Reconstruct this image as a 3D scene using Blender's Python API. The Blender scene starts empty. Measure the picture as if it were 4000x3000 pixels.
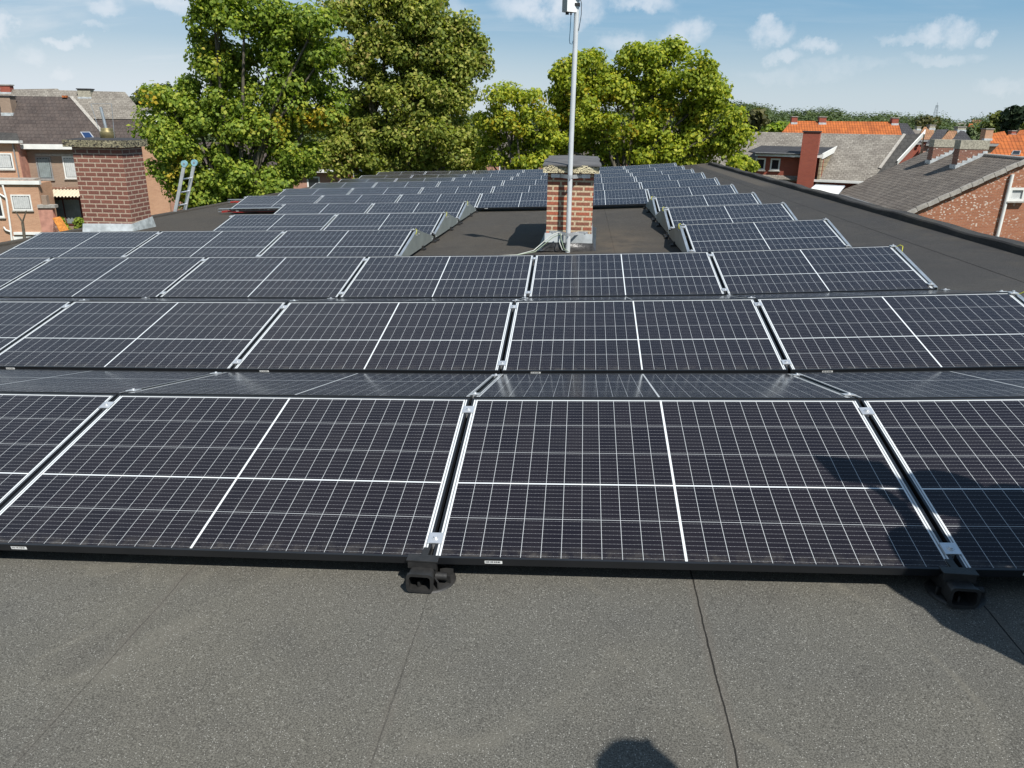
import bpy, bmesh, math, random
import numpy as np
from mathutils import Vector, Matrix
random.seed(7)
rng = np.random.default_rng(11)
S = bpy.context.scene
COL = S.collection
rad = math.radians

# ------------------------------------------------------------------ camera
F_PX = 2984.67                      # focal length in pixels of the 4000 px wide photo
CAM_H = 1.18977
PITCH, ROLL, YAW = rad(19.0471), rad(0.8106), rad(-5.0163)
def cam_axes():
    cp, sp = math.cos(PITCH), math.sin(PITCH); cy, sy = math.cos(YAW), math.sin(YAW)
    cr, sr = math.cos(ROLL), math.sin(ROLL)
    fw = Vector((sy*cp, cy*cp, -sp)); rt = Vector((cy, -sy, 0)); up = rt.cross(fw)
    return cr*rt + sr*up, cr*up - sr*rt, fw
RT, UP, FW = cam_axes()
EYE = Vector((0, 0, CAM_H))
cam_d = bpy.data.cameras.new('camera'); cam = bpy.data.objects.new('camera', cam_d); COL.objects.link(cam)
cam_d.sensor_width = 36; cam_d.lens = F_PX/4000*36; cam_d.clip_start = .05; cam_d.clip_end = 6000
m = Matrix((RT, UP, -FW)).transposed().to_4x4(); m.translation = EYE; cam.matrix_world = m
S.camera = cam

# ------------------------------------------------------------------ sun, sky, exposure
SUN = Vector((.46, -.62, 1.0)).normalized()
sd = bpy.data.lights.new('sun', 'SUN'); sd.energy = 4.7; sd.angle = rad(.53); sd.color = (1, .965, .9)
so = bpy.data.objects.new('sun', sd); COL.objects.link(so)
so.rotation_euler = SUN.to_track_quat('Z', 'Y').to_euler(); so.location = (30, -40, 60)
S.view_settings.view_transform = 'Standard'; S.view_settings.look = 'None'
S.view_settings.exposure = 0.55; S.view_settings.gamma = 1
S.cycles.max_bounces = 8; S.cycles.transparent_max_bounces = 8
S.cycles.caustics_reflective = False; S.cycles.caustics_refractive = False

class NT:
    """small helper to wire shader nodes"""
    def __init__(s, tree): s.t = tree
    def n(s, typ, inp=None, **kw):
        nd = s.t.nodes.new(typ)
        for k, v in kw.items(): setattr(nd, k, v)
        for k, v in (inp or {}).items():
            if isinstance(v, bpy.types.NodeSocket): s.t.links.new(v, nd.inputs[k])
            else: nd.inputs[k].default_value = v
        return nd
    def math(s, op, a, b=None, c=None):
        d = {0: a}
        if b is not None: d[1] = b
        if c is not None: d[2] = c
        return s.n('ShaderNodeMath', d, operation=op).outputs[0]
    def mix(s, f, a, b, blend='MIX'):
        nd = s.t.nodes.new('ShaderNodeMix'); nd.data_type = 'RGBA'; nd.blend_type = blend
        for i, v in ((0, f), (6, a), (7, b)):
            if isinstance(v, bpy.types.NodeSocket): s.t.links.new(v, nd.inputs[i])
            else: nd.inputs[i].default_value = v if i == 0 else tuple(v)[:3] + (1,)
        return nd.outputs[2]
    def ramp(s, f, stops):
        nd = s.n('ShaderNodeValToRGB', {0: f}); e = nd.color_ramp.elements
        while len(e) < len(stops): e.new(.5)
        for q, (p, c) in zip(e, stops):
            q.position = p; q.color = (c, c, c, 1) if isinstance(c, (int, float)) else tuple(c)[:3] + (1,)
        return nd.outputs[0]
    def noise(s, vec, scale, detail=4, rough=.55, dist=0):
        return s.n('ShaderNodeTexNoise', {'Vector': vec, 'Scale': scale, 'Detail': detail, 'Roughness': rough, 'Distortion': dist})
    def sstep(s, x, lo, hi):
        return s.n('ShaderNodeMapRange', {0: x, 1: lo, 2: hi, 3: 0., 4: 1.}, interpolation_type='SMOOTHSTEP').outputs[0]

W = bpy.data.worlds.new('World'); S.world = W; W.use_nodes = True
wt = NT(W.node_tree); W.node_tree.nodes.clear()
sky = wt.n('ShaderNodeTexSky', sky_type='NISHITA', sun_disc=False, sun_elevation=math.asin(SUN.z),
           sun_rotation=math.atan2(SUN.x, SUN.y), altitude=30, air_density=1.0, dust_density=.7, ozone_density=2.0)
geo = wt.n('ShaderNodeTexCoord').outputs['Generated']
sep = wt.n('ShaderNodeSeparateXYZ', {0: geo}); dx, dy, dz = sep.outputs
def pix_dir(x, y):
    return ((x-2000)/F_PX*RT - (y-1500)/F_PX*UP + FW).normalized()
# thin high veil, denser low and to the left of the view
pl = wt.n('ShaderNodeCombineXYZ', {0: wt.math('DIVIDE', dx, wt.math('ADD', dz, .12)), 1: wt.math('DIVIDE', dy, wt.math('ADD', dz, .12)), 2: 0.}).outputs[0]
st = wt.n('ShaderNodeMapping', {0: pl, 'Scale': (.55, 1.5, 1)}).outputs[0]
leftness = wt.sstep(dx, .05, -.5)
veil = wt.sstep(wt.noise(st, 1.1, 7, .58, .4).outputs[0], .40, .74)
lowband = wt.sstep(dz, .15, .0)
veil_a = wt.math('MULTIPLY', veil, wt.math('ADD', .22, wt.math('MULTIPLY', leftness, .55)))
veil_a = wt.math('MAXIMUM', veil_a, wt.math('MULTIPLY', leftness, wt.math('ADD', .28, wt.math('MULTIPLY', veil, .5))))
veil_a = wt.math('MAXIMUM', veil_a, wt.math('MULTIPLY', wt.math('POWER', lowband, 1.5), wt.math('ADD', .50, wt.math('MULTIPLY', leftness, .62))))
# cumulus puffs: blobs in direction space with noisy borders
wob = wt.noise(geo, 22, 6, .62)
wv = wt.n('ShaderNodeVectorMath', {0: wob.outputs['Color'], 1: (.5, .5, .5)}, operation='SUBTRACT').outputs[0]
wv = wt.n('ShaderNodeVectorMath', {0: wv, 'Scale': .055}, operation='SCALE').outputs[0]
gd = wt.n('ShaderNodeVectorMath', {0: geo, 1: wv}, operation='ADD').outputs[0]
puffs = [(2150, 20, 210, 60, 1), (2290, 45, 90, 45, .8), (2500, 5, 150, 40, .9), (2680, 130, 75, 60, .8), (2640, 160, 60, 40, .7), (2430, 165, 110, 40, .6),
         (3010, 125, 90, 38, .8), (3000, 85, 40, 30, .8), (3195, 180, 80, 22, .7), (3050, 215, 60, 22, .6), (3690, 130, 90, 36, .8), (3855, 143, 36, 22, .7),
         (3300, 255, 180, 24, .28), (3560, 160, 110, 16, .5), (3100, 290, 200, 26, .25), (3700, 230, 120, 20, .4), (3900, 340, 90, 18, .35),
         (0, 95, 36, 60, .8), (420, 35, 66, 32, .75), (245, 168, 62, 20, .7), (110, 225, 45, 34, .45), (345, 112, 30, 16, .4), (680, 5, 130, 24, .7), (255, 295, 40, 22, .4), (1780, 25, 60, 30, .4)]
tot = None
for (px, py, rx, ry, a) in puffs:
    d = pix_dir(px, py); h = Vector((d.y, -d.x, 0)).normalized(); v = h.cross(d)
    ax = wt.n('ShaderNodeVectorMath', {0: gd, 1: h*(F_PX/(rx*.86))}, operation='DOT_PRODUCT').outputs['Value']
    ay = wt.n('ShaderNodeVectorMath', {0: gd, 1: v*(F_PX/(ry*.9))}, operation='DOT_PRODUCT').outputs['Value']
    fr = wt.n('ShaderNodeVectorMath', {0: gd, 1: d}, operation='DOT_PRODUCT').outputs['Value']
    oy = d.dot(v)*F_PX/ry
    r2 = wt.math('ADD', wt.math('MULTIPLY', ax, ax), wt.math('MULTIPLY', ay, ay))
    r2 = wt.math('ADD', r2, wt.math('MULTIPLY', wt.math('LESS_THAN', fr, .5), 9.))
    q = wt.math('MULTIPLY', wt.sstep(r2, 1.75, .0), a*.58)
    tot = q if tot is None else wt.math('MAXIMUM', tot, q)
cl_t = wt.noise(geo, 34, 5, .6).outputs[0]
tot = wt.math('MULTIPLY', tot, wt.sstep(cl_t, .2, .6))
air = wt.mix(wt.sstep(dz, .0, .14), (4.6, 5.9, 6.8), (1.75, 3.85, 5.9)); air = wt.mix(wt.sstep(dz, .14, .8), air, (1.1, 2.3, 4.2))
skyc = wt.mix(.75, sky.outputs[0], air)
c1 = wt.mix(veil_a, skyc, (6.6, 7.3, 7.9))
c2_ = wt.mix(tot, c1, (9.2, 9.2, 9.5))
bg = wt.n('ShaderNodeBackground', {0: c2_, 1: .072}); wo = wt.n('ShaderNodeOutputWorld', {0: bg.outputs[0]})

# ------------------------------------------------------------------ placing helpers
R_ = 4000/2212.                     # from a 2212 px wide view of the photo to its own pixels
def ray(x, y): return pix_dir(x, y)
def at_y(x, y, Y): d = ray(x, y); return EYE + d*(Y/d.y)
def at_z(x, y, z): d = ray(x, y); return EYE + d*((z-CAM_H)/d.z)
UH = Vector((math.cos(YAW), -math.sin(YAW), 0)); WH = Vector((math.sin(YAW), math.cos(YAW), 0))
def at_w(x, y, w): d = ray(x, y); return EYE + d*(w/d.dot(WH))       # on an upright plane w metres ahead
def on_plane(x, y, p, n): d = ray(x, y); return EYE + d*((p-EYE).dot(n)/d.dot(n))
def uwz(u, w, z): return UH*u + WH*w + Vector((0, 0, z))
def pu(p): return p.dot(UH)
SX, SY, SXY, C2, C3, D2 = .03995773, -.01330455, .00054856, .00272785, .00023752, .00004814
def zs(X, Y):                       # height of the ridge surface of the panel rows; the roof runs RH below
    c = min(max(X, -9.), 5.)
    f = SX*c + SY*Y + SXY*c*Y + C2*c*c + C3*c**3 + D2*c*c*Y
    return f + (X-c)*(SX + SXY*Y + 2*C2*c + 3*C3*c*c + 2*D2*c*Y)
RH = .31
def zr(X, Y): return zs(X, Y) - RH
GZ = -7.6                           # street level

# ------------------------------------------------------------------ mesh helpers
class MB:
    def __init__(s): s.v = []; s.f = []; s.mi = []; s.sm = []; s.uv = {}
    def face(s, pts, mi=0, sm=False, uv=None):
        i = len(s.v); s.v += [tuple(p) for p in pts]; s.f.append(list(range(i, i+len(pts)))); s.mi.append(mi); s.sm.append(sm)
        if uv: s.uv[len(s.f)-1] = uv
        return s
    def grid(s, rows, mi=0, sm=True, close=False):
        """rows of points joined into quads"""
        i = len(s.v); n = len(rows[0])
        for r in rows: s.v += [tuple(p) for p in r]
        for a in range(len(rows)-1):
            for b in range(n if close else n-1):
                c = (b+1) % n
                s.f.append([i+a*n+b, i+a*n+c, i+(a+1)*n+c, i+(a+1)*n+b]); s.mi.append(mi); s.sm.append(sm)
        return s
    def hexa(s, b, t, mi=0):
        """b, t: four bottom and four top corners, anticlockwise from above"""
        s.face(b[::-1], mi); s.face(t, mi)
        for k in range(4):
            j = (k+1) % 4; s.face([b[k], b[j], t[j], t[k]], mi)
        return s
    def box(s, x0, x1, y0, y1, z0, z1, mi=0):
        b = [(x0, y0, z0), (x1, y0, z0), (x1, y1, z0), (x0, y1, z0)]
        return s.hexa(b, [(x, y, z1) for x, y, _ in b], mi)
    def obox(s, c, ax, ay, az, mi=0):
        """box centred on c with half axes ax, ay, az"""
        c, ax, ay, az = Vector(c), Vector(ax), Vector(ay), Vector(az)
        q = [(-1, -1), (1, -1), (1, 1), (-1, 1)]
        return s.hexa([c+ax*a+ay*b-az for a, b in q], [c+ax*a+ay*b+az for a, b in q], mi)
    def tube(s, pts, r, n=8, mi=0, cap=True):
        pts = [Vector(p) for p in pts]; rs = r if isinstance(r, (list, tuple)) else [r]*len(pts)
        rows = []; ref = None
        for i, p in enumerate(pts):
            t = (pts[min(i+1, len(pts)-1)] - pts[max(i-1, 0)]).normalized()
            if ref is None: ref = Vector((0, 0, 1)) if abs(t.z) < .9 else Vector((1, 0, 0))
            a = (ref - t*ref.dot(t)).normalized(); ref = a; b = t.cross(a)
            rows.append([p + (a*math.cos(6.28319*k/n) + b*math.sin(6.28319*k/n))*rs[i] for k in range(n)])
        s.grid(rows, mi, True, True)
        if cap: s.face(rows[0][::-1], mi); s.face(rows[-1], mi)
        return s
    def lathe(s, c, prof, n=16, mi=0):
        c = Vector(c)
        s.grid([[c + Vector((r*math.cos(6.28319*k/n), r*math.sin(6.28319*k/n), z)) for k in range(n)] for r, z in prof], mi, True, True)
        return s
    def build(s, name, mats, parent=None, origin=(0, 0, 0), bevel=0):
        o = Vector(origin); me = bpy.data.meshes.new(name)
        me.from_pydata([tuple(Vector(p)-o) for p in s.v], [], s.f)
        mats = mats if isinstance(mats, (list, tuple)) else [mats]
        for mm in mats: me.materials.append(mm)
        me.polygons.foreach_set('material_index', s.mi); me.polygons.foreach_set('use_smooth', s.sm)
        uvl = me.uv_layers.new(name='UVMap'); Z = Vector((0, 0, 1))
        for p in me.polygons:
            if p.index in s.uv:
                for li, q in zip(p.loop_indices, s.uv[p.index]): uvl.data[li].uv = q
                continue
            nn = p.normal
            if abs(nn.z) > .985: t, b = Vector((1, 0, 0)), Vector((0, 1, 0))
            else: t = Z.cross(nn).normalized(); b = nn.cross(t)
            for li in p.loop_indices:
                q = Vector(s.v[me.loops[li].vertex_index]); uvl.data[li].uv = (q.dot(t), q.dot(b))
        ob = bpy.data.objects.new(name, me); COL.objects.link(ob)
        if parent: ob.parent = parent
        elif tuple(o) != (0, 0, 0): ob.location = o
        if bevel:
            bv = ob.modifiers.new('bevel', 'BEVEL'); bv.width = bevel; bv.segments = 2; bv.limit_method = 'ANGLE'; bv.angle_limit = rad(40)
        return ob
def tag(o, label=None, cat=None, group=None, kind=None):
    for k, v in (('label', label), ('category', cat), ('group', group), ('kind', kind)):
        if v: o[k] = v
    return o
def thing(name, loc, label, cat, group=None):
    o = bpy.data.objects.new(name, None); COL.objects.link(o); o.location = loc; o.empty_display_size = .2
    return tag(o, label, cat, group)
def copy_thing(o, loc=None, mat=None):
    c = o.copy(); COL.objects.link(c)
    for ch in o.children:
        d = ch.copy(); COL.objects.link(d); d.parent = c
        for g in ch.children:
            e = g.copy(); COL.objects.link(e); e.parent = d
    if loc is not None: c.location = loc
    if mat is not None: c.matrix_world = mat
    return c

# ------------------------------------------------------------------ materials
M = {}
def newmat(name):
    mt = bpy.data.materials.new(name); mt.use_nodes = True; mt.node_tree.nodes.clear(); t = NT(mt.node_tree); M[name] = mt
    return t
def finish(t, col, rough=.7, bump=None, bstr=.3, bdist=.01, metal=0., ior=1.45, spec=.5, **extra):
    d = {'Base Color': col if isinstance(col, bpy.types.NodeSocket) else tuple(col)[:3] + (1,), 'Roughness': rough, 'Metallic': metal, 'IOR': ior, 'Specular IOR Level': spec}
    d.update(extra)
    if bump is not None:
        d['Normal'] = t.n('ShaderNodeBump', {'Height': bump, 'Strength': bstr, 'Distance': bdist}).outputs[0]
    p = t.n('ShaderNodeBsdfPrincipled', d); t.n('ShaderNodeOutputMaterial', {0: p.outputs[0]})
def uvn(t): return t.n('ShaderNodeTexCoord').outputs['UV']
def obn(t): return t.n('ShaderNodeTexCoord').outputs['Object']
def plain(name, col, rough=.6, metal=0., var=.12, scale=6., bstr=0., bscale=60, spec=.5):
    t = newmat(name); v = obn(t)
    n = t.noise(v, scale, 5).outputs[0]
    lo = [c*(1-var) for c in col]; hi = [c*(1+var) for c in col]
    c = t.mix(t.sstep(n, .3, .7), lo, hi)
    finish(t, c, rough, t.noise(v, bscale, 3).outputs[0] if bstr else None, bstr, .01, metal, spec=spec)
def brick(name, c1, c2, mortar, bw=.215, rh=.0645, ms=.011, var=.3, white=0., bstr=.6):
    t = newmat(name); u = uvn(t)
    b = t.n('ShaderNodeTexBrick', {'Vector': u, 'Color1': c1+(1,), 'Color2': c2+(1,), 'Mortar': mortar+(1,), 'Scale': 1., 'Mortar Size': ms, 'Mortar Smooth': .15, 'Bias': 0., 'Brick Width': bw, 'Row Height': rh})
    n1 = t.noise(u, 40, 4).outputs[0]; n2 = t.noise(u, .8, 4).outputs[0]
    c = t.mix(t.sstep(n1, .25, .75), b.outputs[0], (.02, .012, .01)); c = t.mix(1 - var, c, b.outputs[0])
    c = t.mix(t.math('MULTIPLY', t.sstep(n2, .35, .7), .35), c, t.mix(1., c, (.72, .68, .66), 'MULTIPLY'))
    if white:
        w = t.math('MULTIPLY', t.sstep(t.n('ShaderNodeTexWhiteNoise', {'Vector': t.n('ShaderNodeVectorMath', {0: u, 1: (.065, .045, 1)}, operation='SNAP').outputs[0]}).outputs[0], 1-white, 1-white*.6), t.sstep(n2, .35, .6))
        c = t.mix(t.math('MULTIPLY', w, .75), c, (.62, .56, .48))
    h = t.math('SUBTRACT', t.math('MULTIPLY', n1, .35), b.outputs['Fac'])
    finish(t, c, .85, h, bstr, .008)
def tiles(name, c1, c2, row=.33, colw=.30, wave=.35, lichen=(.42, .40, .33), lamt=.15, shift=.5, dark=.45, rough=.85):
    """roof tiles: rows up the slope, columns across, lichen spots"""
    t = newmat(name); u = uvn(t); sp = t.n('ShaderNodeSeparateXYZ', {0: u}); x, y = sp.outputs[0], sp.outputs[1]
    fy = t.math('FRACT', t.math('DIVIDE', y, row)); ri = t.math('FLOOR', t.math('DIVIDE', y, row))
    xs = t.math('ADD', t.math('DIVIDE', x, colw), t.math('MULTIPLY', ri, shift))
    fx = t.math('FRACT', xs); ci = t.math('FLOOR', xs)
    wn = t.n('ShaderNodeTexWhiteNoise', {'Vector': t.n('ShaderNodeCombineXYZ', {0: ci, 1: ri, 2: 0.}).outputs[0]}).outputs[0]
    c = t.mix(wn, c1, c2)
    n = t.noise(u, 1.1, 6, .6).outputs[0]
    c = t.mix(t.sstep(n, .35, .7), c, t.mix(1., c, (.68, .66, .66), 'MULTIPLY'))
    ls = t.noise(u, 9, 5, .7).outputs[0]
    c = t.mix(t.math('MULTIPLY', t.sstep(ls, .56, .68), lamt*3), c, lichen)
    edge = t.math('MAXIMUM', t.sstep(fy, .1, .02), t.math('MULTIPLY', t.sstep(t.math('ABSOLUTE', t.math('SUBTRACT', fx, .5)), .45, .5), .6))
    c = t.mix(t.math('MULTIPLY', edge, dark), c, (.02, .018, .016))
    hw = t.math('MULTIPLY', t.math('SINE', t.math('MULTIPLY', fx, 6.2832)), wave)
    h = t.math('ADD', t.math('SUBTRACT', 1., fy), hw); h = t.math('SUBTRACT', h, edge)
    finish(t, c, rough, h, .8, .03)

# bituminous felt with mineral granules
t = newmat('bitumen_felt'); v = obn(t); sp = t.n('ShaderNodeSeparateXYZ', {0: v}); X, Y = sp.outputs[0], sp.outputs[1]
wobx = t.math('MULTIPLY', t.math('SUBTRACT', t.noise(v, 5, 5, .65).outputs[0], .5), .02)
xs = t.math('ADD', t.math('SUBTRACT', X, .348), wobx)
ds = t.math('PINGPONG', t.math('ADD', xs, 90.), .455)
strip = t.math('FLOOR', t.math('DIVIDE', t.math('ADD', xs, 91.), .91))
sv = t.n('ShaderNodeTexWhiteNoise', {0: t.math('ADD', strip, .5)}, noise_dimensions='1D') if False else t.n('ShaderNodeTexWhiteNoise', {'W': strip}, noise_dimensions='1D')
g1 = t.noise(v, 240, 2, .7).outputs[0]; g2 = t.n('ShaderNodeTexVoronoi', {'Vector': v, 'Scale': 210.}).outputs
big = t.noise(v, .55, 5, .6).outputs[0]; mid = t.noise(v, 4, 5, .6).outputs[0]
base = t.mix(t.sstep(g1, .3, .72), (.048, .0465, .0415), (.146, .142, .126))
base = t.mix(t.math('MULTIPLY', t.sstep(big, .35, .68), .5), base, t.mix(1., base, (1.26, 1.20, 1.08), 'MULTIPLY'))
base = t.mix(t.math('MULTIPLY', t.sstep(mid, .4, .75), .3), base, t.mix(1., base, (.66, .66, .70), 'MULTIPLY'))
base = t.mix(t.math('MULTIPLY', sv.outputs[0], .22), base, t.mix(1., base, (.72, .72, .74), 'MULTIPLY'))
pz = t.noise(v, .9, 3, .5, .6).outputs[0]; ring = t.math('MULTIPLY', t.sstep(t.math('ABSOLUTE', t.math('SUBTRACT', pz, .52)), .022, .004), t.sstep(mid, .42, .6))
base = t.mix(t.math('MULTIPLY', ring, .35), base, (.15, .14, .115))
base = t.mix(t.math('MULTIPLY', t.sstep(pz, .52, .6), .22), base, t.mix(1., base, (.74, .74, .76), 'MULTIPLY'))
spk = t.math('MULTIPLY', t.math('LESS_THAN', g2['Distance'], .33), t.math('GREATER_THAN', t.n('ShaderNodeSeparateColor', {0: g2['Color']}).outputs[0], .87))
base = t.mix(t.math('MULTIPLY', spk, .42), base, (.50, .49, .45))
tan = t.math('MULTIPLY', t.sstep(ds, .035, .0), t.sstep(t.noise(v, 1.3, 4).outputs[0], .36, .6))
base = t.mix(t.math('MULTIPLY', tan, .5), base, (.105, .094, .08))
seamw = t.math('ADD', t.math('ADD', .0012, t.math('MULTIPLY', t.math('GREATER_THAN', X, 1.9), .006)), t.math('MULTIPLY', t.noise(v, 3, 4).outputs[0], .0045))
seam = t.sstep(ds, seamw, t.math('MULTIPLY', seamw, .4))
seam = t.math('MULTIPLY', seam, t.math('ADD', .30, t.math('MULTIPLY', t.math('GREATER_THAN', xs, -.45), .6)))
base = t.mix(seam, base, (.012, .011, .01))
# pale dried puddle dirt beside the chimney and droppings
pd = t.n('ShaderNodeVectorMath', {0: v, 1: (.55, 11.0, -.45)}, operation='SUBTRACT').outputs[0]
pd = t.n('ShaderNodeVectorMath', {0: pd, 1: (1.7, .55, 0)}, operation='MULTIPLY').outputs[0]
pr = t.n('ShaderNodeVectorMath', {0: pd}, operation='LENGTH').outputs['Value']
pm = t.math('MULTIPLY', t.sstep(pr, 1.1, .2), t.sstep(t.noise(v, 3.2, 5).outputs[0], .36, .62))
base = t.mix(t.math('MULTIPLY', pm, .55), base, (.19, .165, .125))
pn = t.math('MULTIPLY', t.sstep(X, 4.25, 4.7), t.sstep(t.noise(v, 2.2, 6, .7).outputs[0], .5, .66))
base = t.mix(t.math('MULTIPLY', pn, .5), base, (.15, .135, .10))
strip_t = t.math('MULTIPLY', t.math('MULTIPLY', t.sstep(X, 4.30, 4.36), t.sstep(X, 4.68, 4.62)), t.sstep(Y, 19.0, 20.5))
base = t.mix(t.math('MULTIPLY', strip_t, .6), base, (.20, .175, .13))
drop = t.n('ShaderNodeTexVoronoi', {'Vector': v, 'Scale': 1.5}).outputs
dm = t.math('MULTIPLY', t.math('LESS_THAN', drop['Distance'], .028), t.math('GREATER_THAN', t.n('ShaderNodeSeparateColor', {0: drop['Color']}).outputs[1], .5))
base = t.mix(t.math('MULTIPLY', dm, .7), base, (.5, .5, .46))
base = t.mix(t.sstep(Y, 2.6, 8.5), base, t.mix(1., base, (.56, .525, .52), 'MULTIPLY'))  # felt darkens with distance: the near felt's sun glitter put into the colour
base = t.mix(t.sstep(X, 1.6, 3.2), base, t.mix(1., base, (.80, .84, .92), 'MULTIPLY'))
hh = t.math('SUBTRACT', t.math('ADD', g1, t.math('MULTIPLY', t.sstep(t.math('SUBTRACT', xs, 0), 0, .01), 0.)), t.math('MULTIPLY', seam, 2.))
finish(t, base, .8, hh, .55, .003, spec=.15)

# photovoltaic glass
def pv_material(name, rough):
    t = newmat(name); u = uvn(t); sp = t.n('ShaderNodeSeparateXYZ', {0: u}); x, y = sp.outputs[0], sp.outputs[1]
    a = t.math('SUBTRACT', t.math('ABSOLUTE', t.math('SUBTRACT', x, .882)), .0038)
    c = t.math('SUBTRACT', t.math('ABSOLUTE', t.math('SUBTRACT', y, .4375)), .0028)
    lc = t.math('LESS_THAN', t.math('PINGPONG', t.math('ADD', a, .710), .0355), .00078)
    lr = t.math('LESS_THAN', t.math('PINGPONG', t.math('ADD', c, 2.125), .10625), .00095)
    wh = t.math('MAXIMUM', t.math('MAXIMUM', lc, lr), t.math('MAXIMUM', t.math('LESS_THAN', a, 0.), t.math('LESS_THAN', c, 0.)))
    wh = t.math('MAXIMUM', wh, t.math('MAXIMUM', t.math('GREATER_THAN', a, .852), t.math('GREATER_THAN', c, .6375)))
    bb = t.math('LESS_THAN', t.math('PINGPONG', t.math('ADD', c, .0118+.2360), .0118), .00042)
    # solder pads brighten each busbar at regular steps
    pad = t.math('LESS_THAN', t.math('PINGPONG', t.math('ADD', a, 1.0), .00705), .0011)
    bb = t.math('MULTIPLY', bb, t.math('ADD', .45, t.math('MULTIPLY', pad, .55)))
    ci = t.math('FLOOR', t.math('DIVIDE', t.math('ADD', x, .0355), .0705)); ri = t.math('FLOOR', t.math('DIVIDE', y, .2125))
    oi = t.n('ShaderNodeObjectInfo').outputs['Random']
    wn = t.n('ShaderNodeTexWhiteNoise', {'Vector': t.n('ShaderNodeCombineXYZ', {0: ci, 1: ri, 2: t.math('MULTIPLY', oi, 40.)}).outputs[0]}).outputs[0]
    cell = t.mix(wn, (.0080, .0074, .0112), (.0118, .0100, .0136))
    cell = t.mix(t.math('MULTIPLY', oi, .5), cell, (.0128, .0102, .0128))
    dust = t.noise(obn(t), 7, 6, .7).outputs[0]
    cell = t.mix(t.math('MULTIPLY', t.sstep(dust, .35, .8), .035), cell, (.15, .14, .12))
    col = t.mix(bb, cell, (.44, .45, .47)); whc = t.mix(t.math('LESS_THAN', t.math('ABSOLUTE', t.math('SUBTRACT', a, .8600)), .0026), (.60, .63, .64), (.20, .21, .22))
    whc = t.mix(t.math('MULTIPLY', t.math('GREATER_THAN', a, 0.), t.math('LESS_THAN', a, .852)), whc, t.mix(t.math('LESS_THAN', c, 0.), (.46, .48, .49), (.60, .63, .64)))
    col = t.mix(wh, col, whc)
    dirt = t.math('MULTIPLY', t.sstep(y, .085, .012), t.sstep(t.noise(obn(t), 16, 5, .7).outputs[0], .38, .7))
    col = t.mix(t.math('MULTIPLY', dirt, .16), col, (.24, .22, .18))
    wav = t.noise(obn(t), 2.2, 3).outputs[0]
    nb = t.n('ShaderNodeBump', {'Height': wav, 'Strength': .03, 'Distance': .02}).outputs[0]
    p = t.n('ShaderNodeBsdfPrincipled', {'Base Color': col, 'Roughness': rough, 'IOR': 1.27, 'Specular IOR Level': .5, 'Normal': nb, 'Metallic': t.math('MULTIPLY', bb, .0)})
    t.n('ShaderNodeOutputMaterial', {0: p.outputs[0]})
pv_material('cell_glass', .13)
plain('black_frame', (.012, .013, .015), .38, 0, .1)
plain('galvanised', (.46, .49, .51), .42, .75, .12, 9)
plain('plate_steel', (.24, .27, .26), .48, .35, .12, 5)
plain('aluminium', (.66, .67, .68), .36, .7, .1, 8)
plain('mast_grey', (.60, .62, .63), .42, .25, .07, 4)
plain('black_rubber', (.017, .0165, .016), .55, 0, .25, 30, .15, 90)
plain('white_sticker', (.75, .75, .73), .5)
plain('ink', (.03, .03, .03), .6)
plain('white_paint', (.66, .66, .63), .5, 0, .06, 3)
plain('cream_metal', (.52, .46, .35), .5, 0, .06, 3)
plain('lead', (.44, .47, .48), .55, .15, .22, 7, .2, 20)
plain('dull_lead', (.34, .37, .37), .6, .15, .3, 9, .2, 20)
plain('grey_stone', (.30, .28, .25), .85, 0, .2, 8, .2, 50)
plain('grey_pvc', (.22, .22, .22), .5, 0, .1)
plain('red_cable', (.50, .03, .02), .45); plain('black_cable', (.012, .012, .013), .5); plain('blue_cable', (.01, .05, .09), .5)
plain('green_cable', (.22, .28, .19), .5); plain('grey_cable', (.42, .44, .40), .5); plain('yellow_cable', (.60, .58, .02), .5)
plain('blue_plastic', (.22, .40, .46), .45)
plain('radio_white', (.78, .79, .78), .45, 0, .04); plain('radio_grey', (.26, .28, .27), .5, 0, .06)
plain('brass', (.24, .20, .10), .45, .6, .3, 12)
plain('bark', (.095, .082, .062), .9, 0, .35, 8, .5, 30)
plain('orange_tilework', (.62, .24, .05), .75, 0, .3, 9)
plain('pink_render', (.40, .20, .15), .9, 0, .2, 3)
plain('dark_membrane', (.030, .030, .033), .85, 0, .2, 3, .2, 90)
plain('cap_membrane', (.085, .082, .082), .85, 0, .2, 4, .2, 120)
plain('wet_tar', (.035, .034, .034), .35, 0, .5, 14, .5, 45)
plain('dark_timber', (.10, .022, .018), .6); plain('curtain', (.20, .235, .235), .85, 0, .15, 3); plain('net_curtain', (.46, .47, .46), .85, 0, .08)
plain('mortar_dirty', (.30, .28, .22), .9, 0, .3, 14)
plain('skin', (.50, .29, .20), .55); plain('hair', (.03, .02, .015), .6); plain('blue_shirt', (.03, .07, .16), .85); plain('grey_shirt', (.10, .10, .11), .85); plain('jeans', (.03, .05, .09), .9); plain('shoe', (.02, .02, .02), .6)
t = newmat('window_glass'); finish(t, (.02, .024, .028), .06, spec=.8)
t = newmat('skylight_glass'); finish(t, (.01, .03, .09), .05, spec=.9)
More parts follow.
